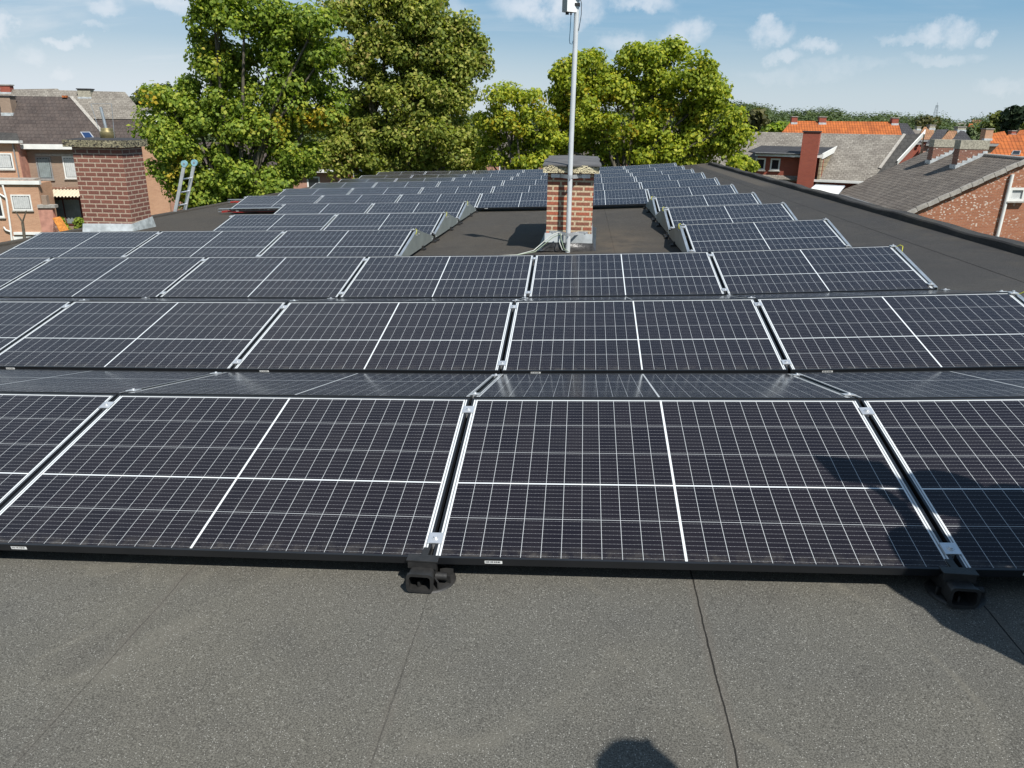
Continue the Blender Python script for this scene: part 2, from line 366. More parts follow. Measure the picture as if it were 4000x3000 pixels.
# pebble-dash concrete of the chimney caps
def pebbles(name, cols, scale):
    t = newmat(name); v = obn(t); vo = t.n('ShaderNodeTexVoronoi', {'Vector': v, 'Scale': float(scale)}).outputs
    rc = t.n('ShaderNodeSeparateColor', {0: vo['Color']}).outputs[0]
    c = t.mix(t.sstep(rc, .2, .75), cols[0], cols[1]); c = t.mix(t.sstep(rc, .78, .82), c, cols[2])
    c = t.mix(t.math('MULTIPLY', t.sstep(t.noise(v, 5, 4).outputs[0], .42, .7), .5), c, t.mix(1., c, (.45, .42, .36), 'MULTIPLY'))
    finish(t, c, .9, vo['Distance'], .8, .012)
pebbles('pebble_pale', ((.62, .55, .36), (.40, .35, .23), (.06, .05, .04)), 75)
pebbles('pebble_mossy', ((.16, .145, .09), (.28, .25, .16), (.045, .04, .03)), 38)
brick('brick_mast', (.46, .125, .065), (.24, .10, .065), (.60, .48, .32), .20, .0642, .013, .4, 0, .9)
brick('brick_brown', (.25, .100, .070), (.185, .074, .054), (.48, .37, .28), .215, .0775, .011, .4, 0, .8)
brick('brick_tan', (.36, .255, .185), (.31, .215, .155), (.30, .25, .20), .21, .065, .008, .3)
brick('brick_orange', (.55, .31, .19), (.47, .25, .15), (.50, .36, .25), .21, .065, .008, .25)
brick('brick_red', (.36, .085, .05), (.30, .07, .045), (.30, .12, .08), .21, .065, .008, .25)
brick('brick_pale_spots', (.42, .165, .085), (.35, .125, .065), (.38, .22, .14), .21, .065, .009, .35, .14)
brick('brick_pink', (.47, .25, .18), (.42, .20, .14), (.42, .30, .24), .21, .065, .008, .25)
brick('brick_brownred', (.30, .13, .085), (.24, .10, .07), (.30, .20, .15), .21, .065, .009, .4, .06)
tiles('tiles_brown', (.078, .060, .052), (.060, .047, .042), .30, .25, .2, (.26, .24, .21), .10)
tiles('tiles_greybrown', (.14, .12, .10), (.10, .085, .072), .20, .26, .55, (.48, .46, .40), .12)
tiles('tiles_greystone', (.225, .205, .175), (.165, .148, .125), .17, .25, .1, (.50, .48, .42), .22, .5, .55)
tiles('tiles_charcoal', (.060, .057, .052), (.045, .043, .04), .33, .30, .2, (.14, .13, .12), .06)
tiles('tiles_dark', (.045, .045, .05), (.035, .035, .04), .33, .25, .3, (.1, .1, .1), .03)
tiles('tiles_orange', (.42, .115, .022), (.33, .085, .018), .36, .24, .8, (.35, .2, .1), .06, 0., .7)
tiles('tiles_tan', (.30, .16, .08), (.25, .13, .07), .36, .24, .5, (.25, .2, .15), .06, 0., .5)
tiles('slate_hang', (.33, .27, .17), (.22, .18, .12), .22, .28, .1, (.5, .42, .26), .2, .5, .75)
# ground, leaves
t = newmat('ground_mix'); v = obn(t)
c = t.mix(t.sstep(t.noise(v, .03, 6, .6).outputs[0], .42, .6), (.055, .075, .028), (.13, .125, .10))
finish(t, t.mix(t.math('MULTIPLY', t.noise(v, 2, 5).outputs[0], .4), c, (.05, .05, .03)), .95)
def leafmat(name, cols, hot=None, trans=.42, nscale=.35):
    """cols: dark, mid, light leaf colours; hot: colour of turning leaves in patches"""
    t = newmat(name); g = t.n('ShaderNodeNewGeometry'); rnd = g.outputs['Random Per Island']
    v = obn(t); n = t.noise(v, nscale, 3).outputs[0]
    f = t.math('ADD', t.math('MULTIPLY', rnd, .65), t.math('MULTIPLY', n, .45))
    c = t.mix(t.sstep(f, .2, .55), cols[0], cols[1]); c = t.mix(t.sstep(f, .55, .95), c, cols[2])
    if hot:
        hm = t.math('MULTIPLY', t.sstep(t.noise(v, hot[1], 3).outputs[0], hot[2], hot[2]+.12), t.sstep(rnd, hot[3], hot[3]+.3))
        c = t.mix(hm, c, hot[0])
    d = t.n('ShaderNodeBsdfPrincipled', {'Base Color': c, 'Roughness': .55, 'Specular IOR Level': .2})
    tr = t.n('ShaderNodeBsdfTranslucent', {0: t.mix(1., c, (1.25, 1.35, .55), 'MULTIPLY')})
    mx = t.n('ShaderNodeMixShader', {0: trans, 1: d.outputs[0], 2: tr.outputs[0]}); t.n('ShaderNodeOutputMaterial', {0: mx.outputs[0]})
leafmat('leaf_maple', ((.100, .152, .026), (.205, .285, .040), (.38, .405, .062)), ((.48, .34, .035), .30, .56, .35))
leafmat('leaf_linden', ((.100, .140, .030), (.220, .262, .045), (.48, .46, .120)), ((.36, .30, .10), .8, .5, .6))
leafmat('leaf_yellow', ((.132, .190, .026), (.280, .332, .036), (.47, .455, .048)), ((.33, .24, .015), .6, .55, .4))
leafmat('leaf_far', ((.055, .080, .036), (.080, .112, .046), (.115, .145, .058)), ((.075, .085, .035), .03, .52, .2), .2, .05)
leafmat('leaf_poplar', ((.010, .020, .010), (.018, .032, .014), (.03, .045, .018)), None, .2)
leafmat('leaf_willow', ((.08, .10, .025), (.13, .15, .04), (.20, .21, .06)), None, .3)
leafmat('leaf_olive', ((.06, .065, .03), (.10, .10, .04), (.14, .125, .05)), None, .3)
leafmat('leaf_pine', ((.03, .045, .018), (.055, .075, .03), (.09, .105, .045)), None, .2)

# ------------------------------------------------------------------ the building with the flat roof
XR = 4.75
def xl(Y): return -9.1 + (Y-11)*.03
bld = thing('flat_roof_building', (0, 0, GZ), 'flat roofed building covered in dark bitumen felt carrying the solar panels', 'building')
mb = MB(); ys = list(np.arange(-4, 31.21, .3)) + [31.3]
mb.grid([[(xl(y)+(XR-xl(y))*i/60, y, zr(xl(y)+(XR-xl(y))*i/60, y)) for i in range(61)] for y in ys])
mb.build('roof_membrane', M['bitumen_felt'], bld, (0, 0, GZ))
mb = MB(); prof = [(0, -.02), (.006, .066), (.022, .084), (.19, .088), (.21, .065), (.215, -.25), (.19, -.25)]
path = [(XR, y) for y in ys]
rows = []
for y in ys:
    j = .008*math.sin(y*1.7)+.006*math.sin(y*4.1+1)
    rows.append([(XR+a+j*.5, y, zr(XR, y)+b+(j if b > 0 else 0)) for a, b in prof])
mb.grid(rows, 0, False)
rows = []
for k in range(50):                                    # upstand along the far edge
    x = xl(31.3)+(XR+.2-xl(31.3))*k/49; rows.append([(x, 31.22+a*.8, zr(x, 31.3)+b*.55) for a, b in prof])
mb.grid(rows)
rows = []
for y in ys: rows.append([(xl(y)-a*.6+.05, y, zr(xl(y), y)+b*.5) for a, b in prof])
mb.grid(rows)
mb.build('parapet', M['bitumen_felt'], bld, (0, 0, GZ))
mb = MB()
for a, b in (((XR+.17, -4), (XR+.17, 31.35)), ((XR+.17, 31.35), (xl(31.3), 31.35)), ((xl(31.3)+.02, 31.35), (xl(-4)+.02, -4)), ((xl(-4), -4), (XR+.17, -4))):
    q = 20
    for k in range(q):
        p0 = [a[i]+(b[i]-a[i])*k/q for i in (0, 1)]; p1 = [a[i]+(b[i]-a[i])*(k+1)/q for i in (0, 1)]
        mb.face([(*p0, GZ), (*p1, GZ), (*p1, zr(*p1)-.05), (*p0, zr(*p0)-.05)])
mb.build('wall', M['brick_brownred'], bld, (0, 0, GZ))

# ------------------------------------------------------------------ solar panels
PW, PH, ALPHA, KX, X0, YR1, PIT, SK = 1.764, 1.096, rad(10.8404), 1.776, -.49921, 3.38778, 2.27413, .009646
OFFS = [.0074, .0036, .0012, -.0048, -.0073, -.0116, -.0026, .0019, .0003, .0160, .0032, -.0072]
DZ = [-.0001, -.0129, -.0050, .0099, .0140, -.0020, -.0040, .0018, .0140, -.0043, -.0092, -.0020]
def ridge(r, k):
    """joint k of row r on the high edge of the panels"""
    x = X0 + k*KX + SK*(r-1) + OFFS[r-1]; y = YR1 + (r-1)*PIT
    return Vector((x, y, zs(x, y) + DZ[r-1]))
LIP, FT = .0098, .030
def panel_meshes():
    fr = MB(); x0, x1 = -PW/2, PW/2; y0, y1 = -PH, 0.
    for (a, b, c, d) in ((x0, x1, y0, y0+LIP), (x0, x1, y1-LIP, y1), (x0, x0+LIP, y0+LIP, y1-LIP), (x1-LIP, x1, y0+LIP, y1-LIP)):
        fr.box(a, b, c, d, -FT, 0)
    gl = MB(); a, b, c, d = x0+LIP, x1-LIP, y0+LIP, y1-LIP
    gl.face([(a, c, -.0025), (b, c, -.0025), (b, d, -.0025), (a, d, -.0025)], uv=[(a+PW/2, c+PH), (b+PW/2, c+PH), (b+PW/2, d+PH), (a+PW/2, d+PH)])
    gl.face([(a, c, -.008), (a, d, -.008), (b, d, -.008), (b, c, -.008)], 1)
    st = MB(); sx = -PW/2+.185
    st.face([(sx, -PH-.0012, -.021), (sx+.062, -PH-.0012, -.021), (sx+.062, -PH-.0012, -.008), (sx, -PH-.0012, -.008)])
    q = sx+.004
    while q < sx+.056:
        w = random.choice((.0006, .0012, .002)); st.face([(q, -PH-.0018, -.0165), (q+w, -PH-.0018, -.0165), (q+w, -PH-.0018, -.0095), (q, -PH-.0018, -.0095)], 1); q += w+random.choice((.0008, .0015, .0022))
    cl = []
    for yy in (-.105, -PH+.10):
        c = MB(); xx = -PW/2-.006
        c.box(xx-.026, xx+.026, yy-.028, yy+.028, .0003, .0038); c.box(xx-.008, xx+.008, yy-.026, yy+.026, -.03, .0003)
        c.tube([(xx, yy, .0038), (xx, yy, .0062)], .0125, 12); c.tube([(xx, yy, .0062), (xx, yy, .0115)], .0075, 6)
        cl.append(c)
    return fr, gl, st, cl
fr, gl, st, cl = panel_meshes()
ORD = ['zeroth', 'first', 'second', 'third', 'fourth', 'fifth', 'sixth', 'seventh', 'eighth', 'ninth', 'tenth', 'eleventh', 'twelfth']
proto = thing('solar_panel', (0, 0, 0), 'x', 'solar panel')
P_FR = fr.build('frame', M['black_frame'], proto); P_GL = gl.build('cell_glass', [M['cell_glass'], M['white_sticker']], proto)
P_ST = st.build('barcode_sticker', [M['white_sticker'], M['ink']], proto)
P_CL = [c.build('clamp', M['aluminium'], proto) for c in cl]
first_used = []
def panel(r, k, back, label, group, sticker=True, clamps=True):
    a, b = ridge(r, k), ridge(r, k+1); xa = (b-a).normalized(); mid = (a+b)/2
    s = -1 if back else 1
    al = ALPHA
    if back:                                             # the far side comes down to the foot of the next row
        nx = (ridge(r+1, k)+ridge(r+1, k+1))/2 if r < 12 else mid
        mid = mid + Vector((0, .03, -.004)); xa = -xa; al = math.asin((mid.z - (nx.z - PH*math.sin(ALPHA) + .012))/PH)
    yd = Vector((0, s*math.cos(al), math.sin(al))); n = xa.cross(yd).normalized(); yd = n.cross(xa).normalized()
    mw = Matrix((xa, yd, n)).transposed().to_4x4(); mw.translation = mid
    if not first_used: o = proto; first_used.append(1)
    else:
        o = proto.copy(); COL.objects.link(o)
        for ch in [P_FR, P_GL] + ([P_ST] if sticker else []) + (P_CL if clamps else []):
            c = ch.copy(); COL.objects.link(c); c.parent = o
    o.matrix_world = mw; tag(o, label, 'solar panel', group)
    return o
for r in range(1, 13):
    ks = [k for k in range(-4, 2)]
    if r == 1: ks = [-2, -1, 0, 1]
    if r == 2: ks = [-3, -2, -1, 0, 1]
    if r == 4: ks = [-4, -3, -2, 1]
    if r in (5, 6): ks = [-3, -2, 1]
    for k in ks:
        pos = 2-k
        if r in (4, 5, 6):
            if k == 1: lab = 'lone solar panel between chimney gap and parapet, in the %s row from the camera' % ORD[r]
            else: lab = 'solar panel in the %s row from the camera, %s out from the gap, ladder side' % (ORD[r], ORD[-1-k])
        else:
            lab = 'solar panel in the %s row from the camera, %s in from the parapet end' % (ORD[r], ORD[pos])
        if r == 1 and k == 1: lab = 'solar panel at the parapet end of the front row, under a person\'s shadow'
        panel(r, k, False, lab, 'solar panels facing the camera', r < 8, r < 9)
    if r <= 6:
        for k in ks:
            if r == 1: lab = 'solar panel sloping away in the first narrow valley, %s in from the parapet end' % ORD[2-k]
            elif k == 1: lab = 'solar panel sloping away behind the parapet end panel of the %s row' % ORD[r]
            else: lab = 'solar panel sloping away behind the %s row from the camera, %s from its parapet end' % (ORD[r], ORD[2-k])
            panel(r, k, True, lab, 'solar panels sloping away from the camera', False, r < 3)

# closing plates at the row ends
def end_plate(r, k, side, label, group):
    """grey steel wedge closing a row end; side +1 faces +X, -1 faces -X"""
    p = ridge(r, k); ca, sa = math.cos(ALPHA), math.sin(ALPHA); x = p.x + side*.045
    def top(dy): return p.z - .012 - (sa/ca*-dy if dy < 0 else 0) - (1.12*sa/ca*(dy-.04) if dy > .04 else 0)
    y0, y1 = -PH*ca-.01, PH*ca+.05
    o = thing('end_plate', (x, p.y, zr(x, p.y)), label, 'end plate', group)
    org = o.location.copy()
    pts = [(y0+.06, top(y0+.06)), (0, top(0)), (.06, top(.06)), (y1, top(y1))]
    low = [(y1-.01, zr(x, p.y+y1)+.035), (y0+.06, zr(x, p.y+y0)+.045)]
    poly = pts+low; mb = MB(); th = .004*side
    A = [(x, p.y+a, b) for a, b in poly]; B = [(x+th, p.y+a, b) for a, b in poly]
    mb.face(A if side < 0 else A[::-1]); mb.face(B[::-1] if side < 0 else B)
    for i in range(len(A)):
        j = (i+1) % len(A); q = [A[i], A[j], B[j], B[i]]; mb.face(q if side > 0 else q[::-1])
    mb.build('plate', M['plate_steel'], o, org)
    fl = MB(); f0, f1 = Vector((x, p.y+y0+.06, top(y0+.06)+.003)), Vector((x, p.y-.005, top(0)+.003))
    dv = (f1-f0).normalized(); nn = Vector((0, -dv.z, dv.y))
    fl.obox((f0+f1)/2 - Vector((side*.014, 0, 0)), (.017, 0, 0), (f1-f0)/2, nn*.0025)
    fl.build('flange', M['galvanised'], o, org)
    hw = MB()
    for dy in (y0+.12, -.04, .10, y1-.09):
        zz = top(dy)-.05; hw.tube([(x+side*.004, p.y+dy, zz), (x+side*.011, p.y+dy, zz)], .009, 6)
    hw.build('bolt_heads', M['aluminium'], o, org)
    ec = MB()
    for dy in (-.02, y0+.10):
        ec.box(x-.045*side-.028, x-.045*side+.028, p.y+dy-.025, p.y+dy+.025, top(dy)+.012, top(dy)+.020); ec.tube([(x-.045*side, p.y+dy, top(dy)+.02), (x-.045*side, p.y+dy, top(dy)+.034)], .009, 6)
    ec.build('end_clamp', M['aluminium'], o, org)
    if r in (2, 3) or k != 2:
        gw = MB(); q = Vector((x-side*.02, p.y-.05, top(-.05)+.02))
        gw.tube([q, q+Vector((side*.02, -.02, .022)), q+Vector((side*.04, -.045, .012)), q+Vector((side*.035, -.06, -.03)), q+Vector((side*.02, -.065, -.05))], .003, 6)
        gw.build('earth_wire', M['yellow_cable'], o, org)
    for dy in (y0+.10, 0.3, y1-.03):
        ft = MB(); yy = p.y+dy; zz = zr(x, yy); ft.box(x-.06, x+.05, yy-.05, yy+.05, zz, zz+.025); ft.box(x-.025, x+.02, yy-.03, yy+.03, zz+.025, zz+.06)
        ft.build('rubber_foot', M['black_rubber'], o, org)
    return o
for r in (4, 5, 6):
    w = {4: 'largest', 5: 'middle', 6: 'smallest'}[r]
    end_plate(r, -1, 1, 'grey steel wedge plate on ladder side of chimney gap, closing %s row' % ORD[r], 'grey wedge plates along the chimney gap')
    end_plate(r, 1, -1, 'steel wedge plate on parapet side of chimney gap, shading the felt, %s row' % ORD[r], 'grey wedge plates along the chimney gap')
for r in range(2, 13):
    end_plate(r, 2, 1, 'bluish steel end plate at the parapet end of the %s row' % ORD[r], 'end plates at the parapet ends of the rows')

# rubber feet under the front edge
def foot(k, label):
    a = ridge(1, k); x = a.x-.012; y = a.y-PH*math.cos(ALPHA); z = zr(x, y-.1)
    o = thing('rubber_foot', (x, y, z), label, 'mounting foot', 'rubber feet under the front row'); L = o.location.copy()
    def rr(w, h, r, n=4):          # rounded rectangle in x,z
        out = []
        for cx, cz, a0 in ((w-r, h-r, 0), (-w+r, h-r, 90), (-w+r, -h+r, 180), (w-r, -h+r, 270)):
            for q in range(n+1): an = rad(a0+90*q/n); out.append((cx+r*math.cos(an), cz+r*math.sin(an)))
        return out
    mb = MB(); cz = .042; OUT, INN = rr(.047, .036, .016), rr(.037, .026, .011)
    yf, yb = y-.095, y+.12
    def ring(p, yy, g=1.): return [(x+a*g, yy, z+cz+b*g) for a, b in p]
    mb.grid([ring(INN, yf+.01), ring(INN, yf), ring(OUT, yf), ring(OUT, yf+.012), ring(OUT, yf+.013, .9), ring(OUT, yb, .9)], 0, False, True)
    mb.grid([ring(INN, yb), ring(INN, yf+.01)], 0, False, True)
    mb.face(ring(OUT, yb, .9))
    mb.build('pipe_saddle', M['black_rubber'], o, L)
    ds = MB(); n = 28
    ds.lathe((x+.02, y+.0, z), [(.0, .008), (.082, .008), (.090, .005), (.092, .0)], n)
    for an in (200, 250, 300, 340, 20):
        d = Vector((math.cos(rad(an)), math.sin(rad(an)), 0)); c = Vector((x+.02, y, z+.022))+d*.058
        ds.obox(c, d*.024, Vector((-d.y, d.x, 0))*.003, (0, 0, .014))
    ds.tube([(x+.045, y-.03, z+.035), (x+.085, y-.03, z+.035)], .014, 12)
    ds.build('base_disc', M['black_rubber'], o, L)
    br = MB(); br.box(x-.05, x+.05, y-.045, y-.035, z+.07, z+.098); br.box(x-.055, x+.055, y-.047, y-.006, z+.098, z+.102)
    br.box(x-.012, x+.012, y-.034, y+.05, z+.076, z+.098)
    br.build('support_bracket', M['black_rubber'], o, L)
foot(0, 'black rubber foot with square pipe mouth in full sun under the front row')
foot(1, 'black rubber foot with square mouth lying in the person\'s shadow')
foot(-1, 'black rubber foot half out of view at the edge of the front row')

# ------------------------------------------------------------------ chimney in the gap
cx0, cx1, cy0, cy1 = -.475, .127, 10.30, 12.78; zt = .552
zb = zr(-.2, 10.3)
ch = thing('brick_chimney', (-.17, 11.5, zr(-.17, 11.5)), 'red brick chimney with pale pebble cap standing in the gap behind the mast', 'chimney'); L = ch.location.copy()
MB().box(cx0, cx1, cy0, cy1, zb-.1, zt).build('stack', M['brick_mast'], ch, L, .004)
MB().box(-.532, .190, 10.20, 12.85, zt+.004, zt+.100).build('concrete_cap', M['pebble_pale'], ch, L, .008)
mb = MB(); rows = []
for i in range(15):
    y = 10.185+2.69*i/14; row = []
    for j in range(13):
        xx = -.545+.748*j/12; e = min(j, 12-j)/6; f = min(i, 14-i)/3
        row.append((xx+.012*math.sin(y*5), y+.02*math.sin(j*.9)*(i == 0), zt+.104+.022*min(1, f)**.6+.014*min(1, e*1.5)*min(1, f)))
    rows.append(row)
mb.grid(rows); b = len(rows)
mb.grid([[(p[0], p[1]-.002, p[2]-.016) for p in rows[0]], rows[0]]); mb.grid([[(r_[-1][0]+.002, r_[-1][1], r_[-1][2]-.016) for r_ in rows], [r_[-1] for r_ in rows]]); mb.grid([[(r_[0][0]-.002, r_[0][1], r_[0][2]-.016) for r_ in rows], [r_[0] for r_ in rows]])
mb.build('felt_cover', M['cap_membrane'], ch, L)
fl = MB(); fl.box(cx0-.018, cx1+.014, cy0-.014, cy0-.002, -.368, -.225)
fl.box(cx0-.018, cx0-.002, cy0-.002, cy1, -.37, -.235)
for i in range(9):                                     # stepped lead along the parapet side
    y = cy0+.27*i; fl.hexa([(cx1+.003, y, -.40), (cx1+.020+.003*(i % 2), y, -.40), (cx1+.020, y+.285, -.41), (cx1+.003, y+.285, -.41)],
                           [(cx1+.003, y, -.22+.02*(i % 2)), (cx1+.008, y, -.22+.02*(i % 2)), (cx1+.008, y+.285, -.14), (cx1+.003, y+.285, -.14)])
fl.build('lead_flashing', M['lead'], ch, L)
mb = MB()
def skirt(a, dz): 
    return [(cx0-a, cy0-a, zb+dz), (cx1+a, cy0-a, zb+dz), (cx1+a, cy1+a, zr(.1, cy1)+dz), (cx0-a, cy1+a, zr(-.4, cy1)+dz)]
mb.grid([skirt(.11, .004), skirt(.055, .022), skirt(.03, .06), skirt(.022, .11)], 0, True, True)
mb.build('tar_skirt', M['wet_tar'], ch, L)

# antenna mast
mx, my = -.177, 10.15
zf = zr(mx, my)
ms = thing('antenna_mast', (mx, my, zf), 'tall pale grey antenna mast strapped to the brick chimney in the gap', 'mast'); L = ms.location.copy()
MB().tube([(mx, my, zf), (mx-.006, my, 1.0), (mx+.004, my, 2.9)], [.0315, .0305, .0295], 20).build('pole', M['mast_grey'], ms, L)
for zz, h in ((.515, .024), (-.215, .022)):
    sb = MB(); yy = cy0-.004
    sb.box(cx0+.045, mx-.14, yy-.005, yy, zz-h, zz+h); sb.box(mx+.14, cx1-.05, yy-.005, yy, zz-h, zz+h)
    for s, e in ((-1, mx-.14), (1, mx+.14)):
        sb.hexa([(min(e, mx+s*.035), (yy if s < 0 else my), zz-h), (max(e, mx+s*.035), (my if s < 0 else yy), zz-h), (max(e, mx+s*.035), (my if s < 0 else yy)+.005, zz-h), (min(e, mx+s*.035), (yy if s < 0 else my)+.005, zz-h)],
                [(min(e, mx+s*.035), (yy if s < 0 else my), zz+h), (max(e, mx+s*.035), (my if s < 0 else yy), zz+h), (max(e, mx+s*.035), (my if s < 0 else yy)+.005, zz+h), (min(e, mx+s*.035), (yy if s < 0 else my)+.005, zz+h)])
    sb.lathe((mx, my, zz), [(.034, -h*.8), (.034, h*.8)], 18)
    for bx in (cx0+.085, cx1-.085): sb.tube([(bx, yy-.005, zz), (bx, yy-.016, zz)], .011, 6)
    sb.tube([(mx, my-.033, zz-.02), (mx, my-.046, zz-.02)], .008, 6)
    sb.build('wall_strap', M['aluminium'], ms, L)
bx = MB(); bc = Vector((-.262, my-.03, 2.62)); ax = Vector((.055, .042, 0)); ay = Vector((-.042, .055, 0))*.75
bx.obox(bc, ax, ay, (0, 0, .20)); rb = bx.build('radio_box', M['radio_white'], ms, L, .008)
g = MB(); gp = bc+Vector((.02, 0, -.2)); g.tube([gp, gp-Vector((0, 0, .03))], .010, 10); g.box(bc.x-.045, bc.x-.005, bc.y-.02, bc.y+.02, 2.395, 2.42); g.build('cable_gland', M['black_rubber'], rb, L)
g = MB(); g.obox(bc-ax*1.02, ax*.03, ay*.97, (0, 0, .196)); g.build('side_cover', M['radio_grey'], rb, L)
br = MB(); br.box(mx-.05, mx+.04, my-.05, my+.05, 2.49, 2.52); br.box(mx-.05, mx+.04, my-.05, my+.05, 2.56, 2.58); br.build('pole_bracket', M['black_rubber'], ms, L)
cb = MB(); cb.tube([gp-Vector((0, 0, .03)), gp-Vector((.003, 0, .20)), gp-Vector((.008, 0, .30)), gp-Vector((0, .0, .345)), gp+Vector((.025, 0, -.35)), (mx-.03, my-.01, gp.z-.31)], .0042, 7); cb.build('data_cable', M['blue_cable'], ms, L)
cb = MB(); cb.tube([(mx+.03, my-.02, 2.60), (mx+.055, my-.02, 2.52), (mx+.058, my-.02, 2.40), (mx+.045, my-.02, 2.30), (mx+.033, my-.02, 2.22)], .0042, 7); cb.build('black_lead', M['black_cable'], ms, L)
def roofpt(x, y, up=.008): return Vector((x, y, zr(x, y)+up))
cb = MB(); cb.tube([(mx+.0, my-.045, zf+.02), (mx-.07, my-.06, zf+.04), (mx-.115, my-.03, zf+.14), (mx-.09, my+.02, zf+.24), (mx-.13, my+.05, zf+.255), (mx-.24, my+.03, zf+.20), roofpt(-.62, 10.02, .05), roofpt(-.83, 9.93), roofpt(-1.1, 9.88), roofpt(-1.3, 9.80)], .0065, 7)
tag(cb.build('grounding_cable', M['grey_cable']), 'pale grey cable looping from the mast foot down onto the felt', 'cable', 'loose cables at the mast foot')
cb = MB(); cb.tube([(mx+.02, my-.05, zf+.015), (mx-.05, my-.075, zf+.06), (mx-.085, my-.05, zf+.17), (mx-.10, my+.0, zf+.235), (mx-.20, my+.01, zf+.19), roofpt(-.60, 9.97, .04), roofpt(-.85, 9.89), roofpt(-1.15, 9.83)], .005, 7)
tag(cb.build('grounding_cable', M['green_cable']), 'green striped cable beside the mast foot crossing the chimney flashing', 'cable', 'loose cables at the mast foot')
cb = MB(); cb.tube([(mx-.06, my+.1, zf+.25), (mx-.03, my+.02, zf+.22), (mx-.02, my-.03, zf+.12), (mx-.06, my-.04, zf+.05), (mx-.14, my-.02, zf+.015)], .004, 7)
tag(cb.build('grounding_cable', M['black_cable']), 'thin black cable hanging in a loop behind the mast foot', 'cable', 'loose cables at the mast foot')

# ------------------------------------------------------------------ chimney at the roof edge
ax0, ax1, ay0, ay1 = -8.87, -7.97, 13.10, 13.74
zb = zr(-8.5, 13.3); zt = at_y(470, 577, 13.12).z
ch = thing('brick_chimney', (-8.42, 13.4, zb), 'wide brown-red brick chimney with mossy pebble cap and flue at the roof edge', 'chimney'); L = ch.location.copy()
MB().box(ax0, ax1, ay0, ay1, zb-.3, zt).build('stack', M['brick_brown'], ch, L, .006)
MB().box(ax0-.10, ax1+.07, ay0-.09, ay1+.09, zt+.003, zt+.118).build('concrete_cap', M['pebble_mossy'], ch, L, .02)
MB().hexa([(ax0-.07, ay0-.06, zt+.12), (ax1+.05, ay0-.06, zt+.12), (ax1+.05, ay1+.07, zt+.12), (ax0-.08, ay1+.07, zt+.12)], [(ax0+.1, ay0+.1, zt+.15), (ax1-.1, ay0+.1, zt+.15), (ax1-.1, ay1-.1, zt+.15), (ax0+.1, ay1-.1, zt+.15)]).build('cap_screed', M['dark_membrane'], ch, L)
fl = MB(); fl.hexa([(ax0-.03, ay0-.05, zb-.02), (ax1+.03, ay0-.05, zr(ax1, ay0)-.0), (ax1+.03, ay0-.004, zr(ax1, ay0)), (ax0-.03, ay0-.004, zb-.02)], [(ax0-.02, ay0-.02, zb+.13), (ax1+.015, ay0-.02, zb+.15), (ax1+.015, ay0-.004, zb+.15), (ax0-.02, ay0-.004, zb+.13)])
fl.build('lead_flashing', M['lead'], ch, L)
fl = MB(); fl.hexa([(ax1+.004, ay0-.04, zr(ax1, ay0)), (ax1+.05, ay0-.04, zr(ax1, ay0)), (ax1+.06, ay1+.02, zr(ax1, ay1)), (ax1+.004, ay1+.02, zr(ax1, ay1))], [(ax1+.004, ay0-.01, zb+.15), (ax1+.02, ay0-.01, zb+.15), (ax1+.02, ay1+.01, zb+.20), (ax1+.004, ay1+.01, zb+.20)])
fl.build('side_flashing', M['dull_lead'], ch, L)
pc = at_y(422, 540, 13.42); fp = MB(); fp.lathe((pc.x, pc.y, zt+.14), [(.115, 0), (.12, .005), (.12, .11), (.118, .118), (.10, .122), (.098, .125), (.098, .165), (.094, .172), (.03, .18), (0, .18)], 20)
fp.build('flue_pot', M['brass'], ch, L)
fp = MB(); fp.tube([(pc.x-.01, pc.y, zt+.31), (pc.x-.05, pc.y, zt+.66)], .024, 14); fp.build('flue_pipe', M['galvanised'], ch, L)
wr = MB()
for s in (-1, 1): wr.tube([(pc.x+s*.12, pc.y, zt+.15), (pc.x+s*.19-.03, pc.y, zt+.71)], .005, 5)
wr.tube([(pc.x-.22, pc.y, zt+.71), (pc.x+.16, pc.y, zt+.715)], .004, 5); wr.build('wire_guard', M['galvanised'], ch, L)

# ladder against the roof edge
def hit_roof(px, py, up=0.):
    d = ray(px, py); t0 = 3.
    while t0 < 60:
        p = EYE+d*t0
        if p.z < zr(p.x, p.y)+up: return p
        t0 += .01
    return p
la, lb = hit_roof(690, 834), hit_roof(722, 827)
la = Vector((xl(la.y)-.02, la.y, zr(la.x, la.y))); lb = Vector((xl(la.y+.42)-.02, la.y+.42, la.z))
lean = Vector((.34, 0, 1)).normalized()
o = thing('ladder', (la.x-2.2, la.y+.2, GZ), 'aluminium ladder with pale blue top wheels leaning on the roof edge by trees', 'ladder'); L = o.location.copy()
down = (GZ-la.z)/lean.z
for q in (la, lb):
    mb = MB(); mb.obox(q+lean*(down+1.08)/2, lean*(1.08-down)/2, (.034, 0, -.012), (0, .011, 0)); mb.build('rail', M['aluminium'], o, L)
k = -down % .28; s = down+.1
while s < 1.0:
    mb = MB(); mb.tube([la+lean*s, lb+lean*s], .016, 8); mb.build('rung', M['aluminium'], o, L); s += .30
for q in (la, lb):
    mb = MB(); c = q+lean*1.12; mb.tube([c-Vector((.0, .022, 0)), c+Vector((0, .022, 0))], .070, 18); wl = mb.build('wheel', M['blue_plastic'], o, L)
    mb = MB(); mb.tube([c-Vector((.0, .027, 0)), c+Vector((0, .027, 0))], .022, 10); mb.build('hub', M['grey_pvc'], wl, L)

